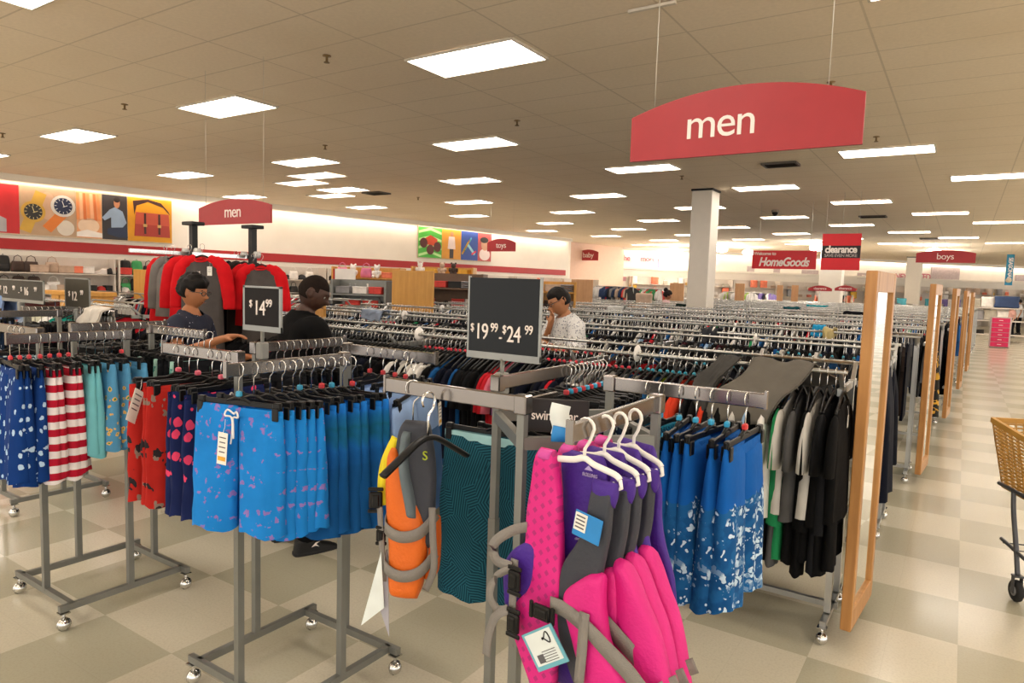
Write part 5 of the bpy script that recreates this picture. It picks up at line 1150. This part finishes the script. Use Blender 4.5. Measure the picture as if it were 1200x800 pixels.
bay('wooden shelf behind the man in the patterned shirt', 645, 345, 12.5, .5, .9, 1.8, (.5, .9, 1.3, 1.6), ['folded_clothes', 'gift_box'], ['3a2a24', 'b9a08c', '8c8a8c'], 'behind the man in the patterned shirt', MAPLE)
bay('tall wooden shelf far behind the toy shelf', 520, 330, 17.5, .4, 1.6, 2.1, (.7, 1.1, 1.5, 1.9), ['gift_box', 'plush_toy'], ['d8a83c', 'b9a08c', '3a2a24', 'e4ded8'], 'far behind the dark shelf unit', MAPLE)
# pale board panel near man 1 (white price poster board at x 400)
t = thing('display_board', 'white board with a red edge above the caps shelf', 'display board', at(404, 325, 15)); MB().box((0, 0, 0), (.65, .03, .38)).build('board', WHITE, t); MB().box((-.32, -.02, 0), (.04, .02, .38)).build('red_edge', REDM, t); MB().tube([(0, 0, -.19), (0, 0, -t.location.z)], .012, 6).build('pole', GREYM, t)
# distant clothing between 690 and 1030
kinds_far = [('knit_jacket', c) for c in ('2b3f66', 'c83c34', '3f9c5c', '1c1b1c', 'b9a08c', 'e4ded8', '7c6aa8', 'd8a83c', '4aa0b0', 'd87aa0', '8c8a8c')]
def far_rail(label, px0, px1, d, z, n, where, cols):
    a = at(px0, 340, d); b = at(px1, 340, d); a.z = b.z = 0
    t = thing('far_clothing_rack', label, 'clothing rack', (a+b)/2, math.atan2(b.y-a.y, b.x-a.x)); L = (b-a).length
    MB().tube([(-L/2, 0, z), (L/2, 0, z)], .015, 6).build('rail', STEEL, t)
    for s in (-1, 1): MB().box((s*L/2, 0, z/2), (.03, .03, z)).build('upright', STEEL, t); MB().box((s*L/2, 0, .03), (.04, .5, .04)).build('foot', STEEL, t)
    for i in range(n):
        q = a+(b-a)*((i+.5)/n); place_stock('knit_jacket', R.choice(cols), (q.x, q.y, z-.70), t.rotation_euler.z+R.uniform(.3, 1.2), where)
far_rail('far clothing rail with colourful tops left of the dark-haired woman', 698, 742, 19, 1.74, 16, 'on the rail left of the dark-haired woman', ['2b3f66', 'c83c34', '1c1b1c', '8c8a8c', 'b9a08c', 'e4ded8'])
far_rail('far clothing rail with green and mustard tops', 738, 775, 20, 1.70, 14, 'on the rail behind the low wooden box', ['3f9c5c', 'd8a83c', '8c8a8c', 'c83c34', 'e4ded8'])
far_rail('far clothing rail of pale tops right of the white column', 848, 884, 27, 1.66, 14, 'on the rail right of the white column', ['a8cc48', '8c8a8c', 'b0a898', 'e4ded8'])
far_rail('far clothing rail of purple tops beyond the column', 880, 905, 30, 1.65, 10, 'on the far purple rail', ['7c6aa8', '2b3f66', 'e4ded8', '1c1b1c'])
far_rail('far clothing rail under the Welcome sign', 955, 1000, 33, 1.66, 16, 'on the far rail under the clearance sign', ['1c1b1c', 'b9a08c', 'e07a5c', 'd8a83c'])
for i, (px0, px1, d, nm) in enumerate(((700, 735, 16.5, 'right of the pale wooden panel'), (745, 785, 17, 'before the dark-haired woman'), (850, 905, 24, 'right of the white column'), (1010, 1075, 34, 'beyond the nearest mirror'), (1085, 1125, 38, 'beyond the second mirror'))):
    a = at(px0, 350, d); b = at(px1, 350, d); W = (b-a).length; c_ = (a+b)/2
    t = thing('display_table', f'low white display table with folded goods {nm}', 'table', (c_.x, c_.y, 0), math.atan2(b.y-a.y, b.x-a.x)); MB().box((0, 0, 1.15), (W, .8, .05), bev=.01).build('table_top', WHITE, t)
    for sx in (-1, 1):
        for sy in (-1, 1): MB().box((sx*(W/2-.05), sy*.35, .56), (.05, .05, 1.12)).build('leg', GREYM, t)
    for j in range(int(W/.3)): 
        q = Vector((c_.x, c_.y, 1.178))+Matrix.Rotation(t.rotation_euler.z, 3, 'Z')@Vector((-W/2+.2+j*.3, R.uniform(-.2, .1), 0)); place_stock(R.choice(['folded_clothes', 'cushion', 'folded_clothes']), R.choice(['7c6aa8', 'b0a898', 'e4ded8', '8c8a8c', '4aa0b0', 'b9a08c']), q, R.uniform(-.2, .2), f'on the table {nm}')
# far shelving along the back wall
for i, s in enumerate(frange(.6, 33, 3.0)):
    shelf_unit(f'white back wall shelving bay, {ORD[min(15, i)]} from the left', bw(s+1.4, .3, 0), BA, 2.9, 2.3, .5, (.5, 1.0, 1.45, 1.9), SLAT, True, 'shelf_bay')
    for z in (1.45, 1.9):
        x = s+.1
        while x < s+2.8:
            if R.random() < .8: place_stock(R.choice(['gift_box', 'cushion', 'folded_clothes', 'handbag']), R.choice(['e4ded8', 'b0a898', 'b9a08c', '8c8a8c', 'e07a5c', 'd8a83c']), bw(x, .3, z+.014), BA, f'on the {"upper" if z > 1.5 else "middle"} shelf of the far back wall', .95)
            x += .62
# ================================================================ right rear: cushions, pink drawer tower
RT0 = atz(1192, 404, 0.); rr = 0.0
t = thing('open_shelf', 'long low open shelf stacked with cushions at the aisle end', 'shelves', (RT0.x+.6, RT0.y+1.0, 0), rr)
for z in (.3, .85, 1.35): MB().box((0, 0, z), (4.4, .6, .04)).build('shelf', SLAT, t)
for x in (-2.2, 0, 2.2): MB().box((x, 0, .95), (.05, .6, 1.9)).build('upright', SLAT, t)
Lx, Ly = RT0.x+.6, RT0.y+1.0
for i, (x, z, kd, cl_, sc) in enumerate(((-2.0, 1.37, 'cushion', 'b0a898', .8), (-1.62, 1.37, 'cushion', 'e4ded8', 1.0), (-1.9, .87, 'cushion', '8c8a8c', .9), (-1.5, .87, 'cushion', 'b0a898', 1.), (-1.1, .87, 'cushion', 'e4ded8', .9), (-1.8, .32, 'folded_clothes', '1c1b1c', 1.), (-1.2, .32, 'gift_box', 'c83c34', 1.), (.9, .87, 'cushion', 'e4ded8', 1.1), (.9, 1.37, 'cushion', 'e4ded8', 1.1))):
    place_stock(kd, cl_, (Lx+x, Ly-.1, z), 0, 'on the open shelf at the aisle end', sc)
q = place_stock('cushion', '2b3f66', (Lx-1.0, Ly-.15, 1.37), 0, 'lying wide and blue at the aisle end', 1.); q.scale = (1.9, 1.2, 1.1); q['label'] = 'large wide navy blue cushion on the open shelf at the aisle end'; q['category'] = 'cushion'; del q['group']
p = atz(1170, 407, 0); t = thing('drawer_tower', 'bright pink multi-drawer tower standing at the aisle end', 'drawers', (p.x, p.y, 0), 0); HP = mat('hot_pink', 'd81c5c', .4)
MB().box((0, .0, .55), (.62, .4, 1.06), bev=.01).build('cabinet', mat('tower_frame', 'b8a8a4', .4, .4), t)
for i in range(6): d_ = MB().box((0, -.205, .12+i*.17), (.52, .03, .155), bev=.006).build('drawer', HP, t); MB().box((0, -.225, .12+i*.17), (.12, .015, .02)).build('knob', WHITE, d_)
for x in (-.26, .26): MB().ball((x, -.1, .02), .025).build('wheel', BLK, t)
# ================================================================ SHOPPING CART
c0 = Vector((.26, 4.96, 0)); t = thing('shopping_cart', 'shopping cart with yellow lattice basket, cut off at the right photo edge', 'shopping cart', (.20, 5.12, 0), math.radians(-66))
CY = mat('yellow_basket_plastic', 'b98a3c', .5, vary=.08); CG = mat('cart_grey', '55565a', .4, .5)
W_, L_, zb_, zt_ = .52, .85, .60, 1.0
def wallgrid(p00, p10, p01, p11, n, m_, nm, thick=.008):
    p00, p10, p01, p11 = map(Vector, (p00, p10, p01, p11)); mb = MB()
    for i in range(n+1): f = i/n; mb.bar(p00.lerp(p01, f), p10.lerp(p11, f), thick*(1.5 if i in (0, n) else 1), thick)
    for i in range(13): f = i/12; mb.bar(p00.lerp(p10, f), p01.lerp(p11, f), thick, thick*.8)
    return mb.build(nm, m_, t)
B = [(.06, .06), (L_-.0, .03), (L_-.0, W_-.03), (.06, W_-.06)]; T = [(0, 0), (L_, 0), (L_, W_), (0, W_)]; TZ = [1.0, .90, .90, 1.0]
for i in range(4):
    a, b = i, (i+1) % 4
    wallgrid((B[a][0], B[a][1], zb_), (B[b][0], B[b][1], zb_), (T[a][0], T[a][1], TZ[a]), (T[b][0], T[b][1], TZ[b]), 18, CY, 'basket_side')
wallgrid((B[0][0], B[0][1], zb_), (B[1][0], B[1][1], zb_), (B[3][0], B[3][1], zb_), (B[2][0], B[2][1], zb_), 12, CY, 'basket_floor')
m = MB()
for i in range(4): m.bar(T[i]+(TZ[i],), T[(i+1) % 4]+(TZ[(i+1) % 4],), .022, .03)
m.build('basket_rim', CY, t)
for s in (.04, W_-.04):
    MB().tube(smooth_path([(.22, s, .62), (.24, s, .5), (.30, s, .3), (.34, s, .15)], 5), .014, 8).build('leg', CG, t); MB().tube(smooth_path([(L_-.05, s, .75), (L_-.02, s, .5), (L_-.06, s, .15)], 5), .014, 8).build('leg', CG, t)
    MB().tube([(.06, s, .62), (L_, s, .62)], .012, 8).build('frame_bar', CG, t); MB().tube(smooth_path([(.14, s, .30), (.4, s, .27), (L_-.05, s, .22)], 4), .011, 8).build('frame_bar', CG, t)
    for x in (.34, L_-.06):
        w_ = MB().lathe([(.02, -.016), (.055, -.016), (.062, -.010), (.062, .010), (.055, .016), (.02, .016)], (x, s, .062), 18, Matrix.Rotation(PI/2, 3, 'X')).build('wheel', mat('rubber', '1a1a1b', .7), t); MB().lathe([(.03, -.018), (.03, .018)], (x, s, .062), 14, Matrix.Rotation(PI/2, 3, 'X')).build('hub', mat('hub_grey', '77787a', .5), w_)
        m = MB(); m.box((x, s-.022, .10), (.03, .004, .1)); m.box((x, s+.022, .10), (.03, .004, .1)); m.box((x, s, .15), (.04, .05, .01)); m.build('fork', CG, t)
for i in range(7): MB().tube([(.16+i*.10, .04, .28-i*.008), (.16+i*.10, W_-.04, .27-i*.008)], .004, 6).build('tray_bar', CG, t)
MB().tube([(L_+.08, 0, 1.04), (L_+.08, W_, 1.04)], .016, 10).build('handle', mat('handle_red', 'a01820', .4), t)
for s in (0, W_): MB().tube([(L_, s, zt_), (L_+.08, s, 1.04)], .012, 8).build('handle_bracket', CG, t)
# ================================================================ PEOPLE
def skin_obj(name, joints, edges, m_, parent=None, sub=2, flat=None, extra=None, voxel=None):
    """one vertex per joint: name -> (x, y, z, rx[, ry]); first joint is the root"""
    names = list(joints); me = bpy.data.meshes.new(name); me.from_pydata([joints[n][:3] for n in names], [(names.index(a), names.index(b)) for a, b in edges], [])
    o = bpy.data.objects.new(name, me); C.objects.link(o); sk = o.modifiers.new('s', 'SKIN'); sk.use_smooth_shade = True
    ly = me.skin_vertices[0].data if me.skin_vertices else None
    if ly is None:
        bpy.context.view_layer.objects.active = o; bpy.context.view_layer.update(); ly = o.data.skin_vertices[0].data
    for i, n in enumerate(names):
        r = joints[n][3:]; ly[i].radius = (r[0], r[1] if len(r) > 1 else r[0]); ly[i].use_root = (i == 0)
    sb = o.modifiers.new('b', 'SUBSURF'); sb.levels = sub; sb.render_levels = sub
    bpy.context.view_layer.update(); dg = bpy.context.evaluated_depsgraph_get(); dg.update()
    m2 = bpy.data.meshes.new_from_object(o.evaluated_get(dg)); bpy.data.objects.remove(o)
    if extra:
        vs = [tuple(v.co) for v in m2.vertices]; fs = [list(p.vertices) for p in m2.polygons]
        for ev, ef in extra:
            off = len(vs); vs += [tuple(v) for v in ev]; fs += [[i+off for i in f] for f in ef]
        m2 = bpy.data.meshes.new(name); m2.from_pydata(vs, [], fs)
    o2 = link(name, m2)
    if voxel:
        md = o2.modifiers.new('r', 'REMESH'); md.mode = 'VOXEL'; md.voxel_size = voxel; md.use_smooth_shade = True
        sm = o2.modifiers.new('c', 'SMOOTH'); sm.iterations = 1; sm.factor = .4
        bpy.context.view_layer.update(); dg = bpy.context.evaluated_depsgraph_get(); dg.update(); m3 = bpy.data.meshes.new_from_object(o2.evaluated_get(dg)); o2.modifiers.clear(); o2.data = m3; m2 = m3
    m2.materials.clear(); m2.materials.append(m_); m2.polygons.foreach_set('use_smooth', [True]*len(m2.polygons)); m2.update(); m2.name = name
    if parent: o2.parent = parent
    return o2
def head_pt(d, hair=0.):
    """unit direction (x front, y left, z up) -> head surface point, metres, centre between the ears"""
    x, y, z = d; px, py, pz = x*.096, y*.076, z*.118
    if z < 0:
        q = min(1, -z); py *= 1-.30*q*q; px *= 1-.12*q if x > 0 else 1-.40*q
        if x > .2: px += .016*q*(x-.2)
    if x < 0: px *= 1.06; pz *= 1-.02*(-x)
    if x > 0 and not hair:
        fr = x**2; g_ = lambda yy, zz, sy, sz: math.exp(-((py-yy)/sy)**2-((pz-zz)/sz)**2)
        px += fr*(.034*g_(0, -.026, .012, .014)+.012*g_(0, -.006, .008, .022)+.006*g_(0, .026, .05, .012)-.010*(g_(.031, .006, .016, .013)+g_(-.031, .006, .016, .013))+.007*g_(0, -.056, .020, .007)+.006*g_(0, -.068, .018, .006)-.006*g_(0, -.0625, .02, .0035)+.008*g_(0, -.095, .018, .012)-.005*g_(0, -.08, .03, .007))
    return Vector((px, py, pz))
def sphere_dirs(n=48, m=36):
    vs = []; 
    for j in range(m+1):
        th_ = PI*j/m
        for i in range(n): a = 2*PI*i/n; vs.append((math.sin(th_)*math.cos(a), math.sin(th_)*math.sin(a), math.cos(th_)))
    fs = [(j*n+i, (j+1)*n+i, (j+1)*n+(i+1) % n, j*n+(i+1) % n) for j in range(m) for i in range(n)]
    return vs, fs
DV, DF = sphere_dirs()
def head_geo(HM):
    vs = [HM@head_pt(d) for d in DV]; out = [(vs, DF)]
    for s in (-1, 1):   # ears
        mb = MB(); mb.ball((0, 0, 0), 1, 12, 8); e = [HM@Vector((-.006+x*.017+z*-.004, s*(.074+y*.010+x*-.004), .0+z*.031)) for x, y, z in mb.v]; out.append((e, mb.f))
        tb = MB(); tb.tube([(-.008+.018*math.cos(a), s*(.083-.004*math.cos(a)), .002+.029*math.sin(a)) for a in [i*PI/8-.9 for i in range(13)]], .0045, 6); out.append(([HM@Vector(v) for v in tb.v], tb.f))
    return out
def person(label, loc, yaw, J, skinc, clothes, hair=None, glasses=False, head=(0, 0, 0), headpos=None, voxel=.007, sc=1.):
    """J: joint dict in local frame (x = forward, y = left)."""
    t = thing('person', label, 'person', loc, yaw); t.scale = (sc,)*3
    SK = mat('skin_'+skinc, skinc, .55, vary=.06, vs=14, Subsurface_Weight=.08)
    hp = Vector(headpos or (J['neck2'][0]+.02, J['neck2'][1], J['neck2'][2]+.10)); HM = Matrix.Translation(hp) @ (Matrix.Rotation(head[0], 4, 'Z')@Matrix.Rotation(head[1], 4, 'Y')@Matrix.Rotation(head[2], 4, 'X'))
    E_ = [('pelvis', 'waist'), ('waist', 'chest'), ('chest', 'neck'), ('neck', 'neck2')]
    for s in 'LR':
        E_ += [('pelvis', 'hip'+s), ('hip'+s, 'knee'+s), ('knee'+s, 'ankle'+s), ('ankle'+s, 'toe'+s), ('chest', 'sho'+s), ('sho'+s, 'elb'+s), ('elb'+s, 'wri'+s), ('wri'+s, 'palm'+s)]
        w_ = Vector(J['wri'+s][:3]); p_ = Vector(J['palm'+s][:3]); d = (p_-w_).normalized(); up = Vector(J.get('pn'+s, (0, 0, 1))).normalized(); side = d.cross(up).normalized(); up = side.cross(d); curl = J.get('curl'+s, .5); ts = J.get('th'+s, 1)
        for f in range(4):
            L = (.040, .045, .042, .034)[f]; b = p_+side*(.027-.018*f)*ts+d*.022; a1 = curl*.8; a2 = curl*1.7; q1 = b+(d*math.cos(a1)-up*math.sin(a1))*L; q2 = q1+(d*math.cos(a2)-up*math.sin(a2))*L*.8
            k_ = f'{s}f{f}'; J[k_+'a'] = (*b, .0095); J[k_+'b'] = (*q1, .0085); J[k_+'c'] = (*q2, .0072); E_ += [('palm'+s, k_+'a'), (k_+'a', k_+'b'), (k_+'b', k_+'c')]
        b = w_.lerp(p_, .45)+side*.026*ts; q1 = b+(d*.6+side*.75*ts-up*.35).normalized()*.035; q2 = q1+(d*.95+side*.2*ts-up*.4).normalized()*.030
        J[s+'ta'] = (*b, .013); J[s+'tb'] = (*q1, .0105); J[s+'tc'] = (*q2, .0085); E_ += [('palm'+s, s+'ta'), (s+'ta', s+'tb'), (s+'tb', s+'tc')]
    jj = {k_: v for k_, v in J.items() if len(v) > 3 and isinstance(v, tuple)} if True else J
    jj = {k_: v for k_, v in J.items() if isinstance(v, tuple) and len(v) >= 4}
    body = skin_obj('body', jj, E_, SK, t, 2, extra=head_geo(HM), voxel=voxel)
    for nm, col, segs, m_ in clothes:   # segs: joint override dict + edges
        dress(nm, body, J, segs, m_ or fab(col), t)
    for s in (-1, 1):  # eyes
        e = MB().ball((0, 0, 0), .0105, 12, 8).build('eye', mat('eye_white', '9a948c', .3), t, HM@Vector((.0745, s*.031, .006))); i = MB().ball((0, 0, 0), .0055, 10, 6).build('iris', mat('eye_dark', '1c120c', .2), e, (HM.to_3x3()@Vector((.0065, 0, -.002))))
        b = MB().tube([HM@Vector((.088-.0*abs(q), s*(.031+q), .026-abs(q)*.15)) for q in (-.016, -.006, .004, .014)], [.002, .0032, .003, .0015], 6).build('eyebrow', mat('hair_dark', '15100d', .8), t)
    m = MB().tube([HM@Vector((.094-q*q*9, q, -.0625)) for q in (-.022, -.012, 0, .012, .022)], .0024, 6).build('mouth', mat('lip_'+skinc, '7a3f34', .5), t)
    if hair: hair(t, HM)
    if glasses:
        m = MB(); GM = mat('glasses_black', '0e0e10', .3)
        for s in (-1, 1):
            m.tube([HM@Vector((.104, s*.033+.022*math.cos(a), .004+.016*math.sin(a))) for a in [i*PI/8 for i in range(17)]], .0026, 6)
            m.tube([HM@Vector(p_) for p_ in ((.104, s*.055, .01), (.06, s*.073, .012), (-.005, s*.079, .012))], .0024, 6)
        m.tube([HM@Vector((.106, -.011, .006)), HM@Vector((.108, 0, .009)), HM@Vector((.106, .011, .006))], .0024, 6); m.build('glasses', GM, t)
    return t
def hair_cap(col, thick, test, rough=.75, lump=.006, name='hair', freq=22):
    def fn(t, HM):
        mb = MB(); vs = []
        for d in DV:
            p = head_pt(d, 1.); k_ = test(Vector(d)); n_ = noise.noise(Vector(d)*freq/4)*lump
            dd = Vector(d); th_ = (thick*(1+.5*max(0, d[2]))+n_) if k_ > 0 else -.006; vs.append(HM@(p+dd.normalized()*(th_*min(1, k_*4) if k_ > 0 else -.006)))
        keep = [f for f in DF if any(test(Vector(DV[i])) > 0 for i in f)]; mb.add(vs, keep); mb.build(name, mat('hair_'+col, col, rough, vary=.25, vs=60, Specular_IOR_Level=.2), t)
    return fn
def dirs_short(d): # crop: hairline above the forehead, over the ears, down to the nape
    x, y, z = d; lim = .42 if x > .45 else (.1 if x > -.05 else -.42+.0*x)
    if -.1 < x < .45 and abs(y) > .75: lim = .12 if x > .1 else .02
    return z-lim
def joints(h=1.72, lean=0., arms=None, feet=None, w_=1.):
    s = h/1.72; J = {'pelvis': (0, 0, .93*s, .13*w_, .115), 'waist': (.0+lean*.2, 0, 1.08*s, .125*w_, .105), 'chest': (lean*.6, 0, 1.30*s, .155*w_, .12), 'neck': (lean, 0, 1.455*s, .065, .062), 'neck2': (lean*1.1+.015, 0, 1.53*s, .052, .054)}
    for q, sg in (('L', 1), ('R', -1)):
        fx = (feet or {}).get(q, (0, sg*.12))
        J['hip'+q] = (0, sg*.10, .88*s, .095); J['knee'+q] = (fx[0]*.5+.02, sg*.10*.4+fx[1]*.6, .49*s, .06); J['ankle'+q] = (fx[0]-.02, fx[1], .085, .036); J['toe'+q] = (fx[0]+.05, fx[1]*1.03, .045, .024)
        A = (arms or {}).get(q); sh = Vector((lean*.9, sg*.185*w_, 1.395*s)); J['sho'+q] = (*sh, .058)
        if A is None: A = ((lean*.9-.03, sg*.25, 1.12*s), (.06+lean, sg*.25, .88*s), (.08+lean, sg*.25, .81*s))
        J['elb'+q] = (*A[0], .041); J['wri'+q] = (*A[1], .028); J['palm'+q] = (*A[2], .030)
        if len(A) > 3: J['pn'+q] = A[3]
    return J
def lp_(a, b, f): return tuple(a[i]+(b[i]-a[i])*f for i in range(3))
def dress(nm, body, J, spec, m_, t):
    kind, pad, hem, sleeve = spec; me = body.data; V = lambda n: Vector(J[n][:3]); SEG = [('torso', 'pelvis', 'waist'), ('torso', 'waist', 'chest'), ('torso', 'chest', 'neck'), ('neck', 'neck', 'neck2')]
    for s in 'LR': SEG += [('torso', 'chest', 'sho'+s), ('arm', 'sho'+s, 'elb'+s), ('fore', 'elb'+s, 'wri'+s), ('hand', 'wri'+s, 'palm'+s), ('thigh', 'hip'+s, 'knee'+s), ('shin', 'knee'+s, 'ankle'+s), ('foot', 'ankle'+s, 'toe'+s)]
    SEG = [(k_, V(a), V(b), (J[a][3]+J[b][3])/2) for k_, a, b in SEG]; ok = []; nz_ = V('neck').z; nx_ = V('neck')
    for v in me.vertices:
        best = None
        for k_, a, b, r_ in SEG:
            d = b-a; f = max(0, min(1, (v.co-a).dot(d)/d.length_squared)); q = (v.co-(a+d*f)).length-r_*.8
            if best is None or q < best[0]: best = (q, k_, f)
        k_, f = best[1:]; z = v.co.z
        if kind == 'top': g_ = (k_ == 'torso' and z > hem) or (k_ == 'thigh' and z > hem) or (k_ == 'arm' and f < sleeve) or (k_ == 'neck' and f < .25) or (sleeve > 1 and k_ == 'fore' and f < sleeve-1); g_ = g_ and z < nz_+.06 and (z < nz_+.025-(.5*max(0, v.co.x-nx_.x)) or (v.co-nx_).length > .15)
        else: g_ = (k_ == 'torso' and z < hem) or k_ == 'thigh' or (k_ == 'shin' and f < sleeve)
        ok.append(g_)
    keep = [p for p in me.polygons if all(ok[i] for i in p.vertices)]; used = sorted({i for p in keep for i in p.vertices}); mp_ = {i: n for n, i in enumerate(used)}; n0 = len(used)
    def off(i, inner):
        v = me.vertices[i]; c = v.co; w_ = noise.noise(c*9)*.006+noise.noise(Vector((c.x*18, c.y*18, c.z*7)))*.005
        q = pad*(1+(1.1*max(0, min(1, (1.30-c.z)/.35)) if kind == 'top' else .5*max(0, min(1, (.6-c.z)/.4))))
        return c+v.normal*((q+w_) if not inner else max(.003, q*.4))
    vs = [off(i, 0) for i in used]; fs = [[mp_[i] for i in p.vertices] for p in keep]
    m2 = bpy.data.meshes.new(nm); m2.from_pydata(vs, [], fs); m2.materials.append(m_); m2.polygons.foreach_set('use_smooth', [True]*len(fs)); o = link(nm, m2, t)
    s_ = o.modifiers.new('thickness', 'SOLIDIFY'); s_.thickness = .006; s_.offset = -1
    sm = o.modifiers.new('soften', 'SMOOTH'); sm.iterations = 6; sm.factor = .5; return o
def shirt_of(J, pad=.016, hem=.86, sleeve=.6, w_=1.): return ('top', pad, hem, sleeve)
def trousers_of(J, pad=.014, cut=1.): return ('legs', pad, .93, cut)
def shoes(t, J, m_, logo=False):
    for s in 'LR':
        a, b = Vector(J['ankle'+s][:3]), Vector(J['toe'+s][:3]); d = Vector((b.x-a.x, b.y-a.y, 0)); an = math.atan2(d.y, d.x)
        mb = MB(); mb.slab([(.105, -.055, .02), (.085, -.065, .05), (.06, -.07, .10), (.035, -.075, .175), (.012, -.078, .20), (0, -.078, .20)], .047, 0, 12, 14, pw=.4)
        o = mb.build('shoe', m_, t, (a.x, a.y, 0), an); MB().slab([(.02, -.082, .205), (.0, -.082, .205)], .05, 0, 12, 3, pw=.35).build('sole', mat('sole_black', '19191a', .7), o)
        if logo:
            for sy in (-1, 1): MB().prism([(.02, .05), (.045, .075), (.075, .08), (.05, .066), (.07, .045), (.045, .055)], sy*.047, sy*.049).build('logo', TXW, o)
# -- man in black
J = joints(1.78, .05, {'L': ((.12, .30, 1.16), (.34, .20, 1.10), (.42, .18, 1.09), (0, 0, 1)), 'R': ((.10, -.30, 1.16), (.33, -.18, 1.12), (.41, -.16, 1.11), (0, 0, 1))}, {'L': (0, .15), 'R': (.02, -.16)}, 1.12)
BT = mat('black_jersey', '060607', .9, vary=.1, bump=.3, bs=25, Specular_IOR_Level=.15)
def fade(d): x, y, z = d; return dirs_short(d)
pos = atz(352, 641, 0.)
t = person('man with shaved head in a black t-shirt seen from behind, looking down right', (-3.52, 2.84, 0), math.radians(74), J, '3d2317', [('t_shirt', None, shirt_of(J, .022, .86, .72, 1.1), BT), ('trousers', None, trousers_of(J, .02), mat('black_trousers', '08080a', .9, bump=.3, bs=30, Specular_IOR_Level=.15))], hair_cap('1a110c', .0015, fade, .95, .0003), head=(-.62, .42, 0), headpos=(.10, -.03, 1.645)); shoes(t, J, mat('black_shoe', '0c0c0d', .6), True)
# -- young man with glasses
yp = at(222, 372, 4.95); yy = math.radians(28)
J = joints(1.72, .02, {'R': ((.10, -.27, 1.19), (.38, -.20, 1.30), (.455, -.185, 1.32), (0, 0, 1)), 'L': ((.05, .26, 1.10), (.30, .22, 1.12), (.38, .20, 1.13), (0, 0, 1))})
def mop(d):
    x, y, z = d; lim = .30 if x > .5 else (.05 if x > .15 else -.35)
    if -.05 < x < .35 and abs(y) > .75: lim = .12
    return z-lim
t = person('young man with dark hair and glasses in a speckled navy t-shirt reaching right', (yp.x-.03, yp.y, 0), yy, J, 'a56b45', [('t_shirt', None, shirt_of(J, .02, .86, .62), M_SPECK), ('trousers', None, trousers_of(J), fab('2a2c34'))], hair_cap('100c0b', .022, mop, .55, .014), True, head=(-.05, .12, 0), headpos=(.05, 0, 1.61), sc=1.); shoes(t, J, mat('black_shoe', '0c0c0d', .6))
# -- man in white patterned shirt
mp = at(668, 372, 6.0); my = math.radians(-118)
J = joints(1.74, .08, {'R': ((.16, -.26, 1.13), (.20, -.06, 1.38), (.20, -.03, 1.45), (-1, .0, .0)), 'L': ((.16, .26, 1.15), (.36, .06, 1.26), (.42, -.01, 1.28), (0, 0, 1))})
t = person('man with glasses in a white patterned shirt resting his chin on one hand', (mp.x+.03, mp.y, 0), my, J, 'a8724c', [('shirt', None, shirt_of(J, .022, .86, .8, 1.05), M_DOTS), ('trousers', None, trousers_of(J), fab('2a2c34'))], hair_cap('120e0c', .012, dirs_short, .6, .005), True, head=(-.10, .38, .16), headpos=(.15, 0, 1.60)); shoes(t, J, mat('black_shoe', '0c0c0d', .6))
# -- distant shoppers
def bun(d): x, y, z = d; return z-(.35 if x > .5 else (-.05 if x > .1 else -.5))
def far_person(label, px, py, d, yaw, h, skinc, top, hairc, extra=None, vox=.016):
    p = at(px, py, d); J = joints(h, .03); t = person(label, (p.x, p.y, 0), yaw, J, skinc, [('top', None, shirt_of(J, .02, .84, .7), fab(top)), ('trousers', None, trousers_of(J), fab('2a2c34'))], hair_cap(hairc, .02, bun, .6, .008), head=(0, .3, 0), headpos=(.05, 0, h-.125), voxel=vox); shoes(t, J, mat('black_shoe', '0c0c0d', .6)); 
    if extra: MB().ball((.0, 0, h+.02), .06).build('hair_bun', mat('hair_'+hairc, hairc, .6), t)
    return t
far_person('woman with dark hair in a bun far behind, left of the pale panel', 780, 345, 17.5, math.radians(20), 1.68, '9a6a50', 'c8a8a8', '17110f', True)
far_person('person with light brown hair in a pink top at the aisle end', 1186, 375, 31, math.radians(200), 1.42, 'd0a088', 'd8a8a0', '7a5436')
far_person('dark-haired person in a white shirt at the right photo edge', 1196, 355, 33, math.radians(190), 1.72, 'b08468', 'd8dae0', '17110f')
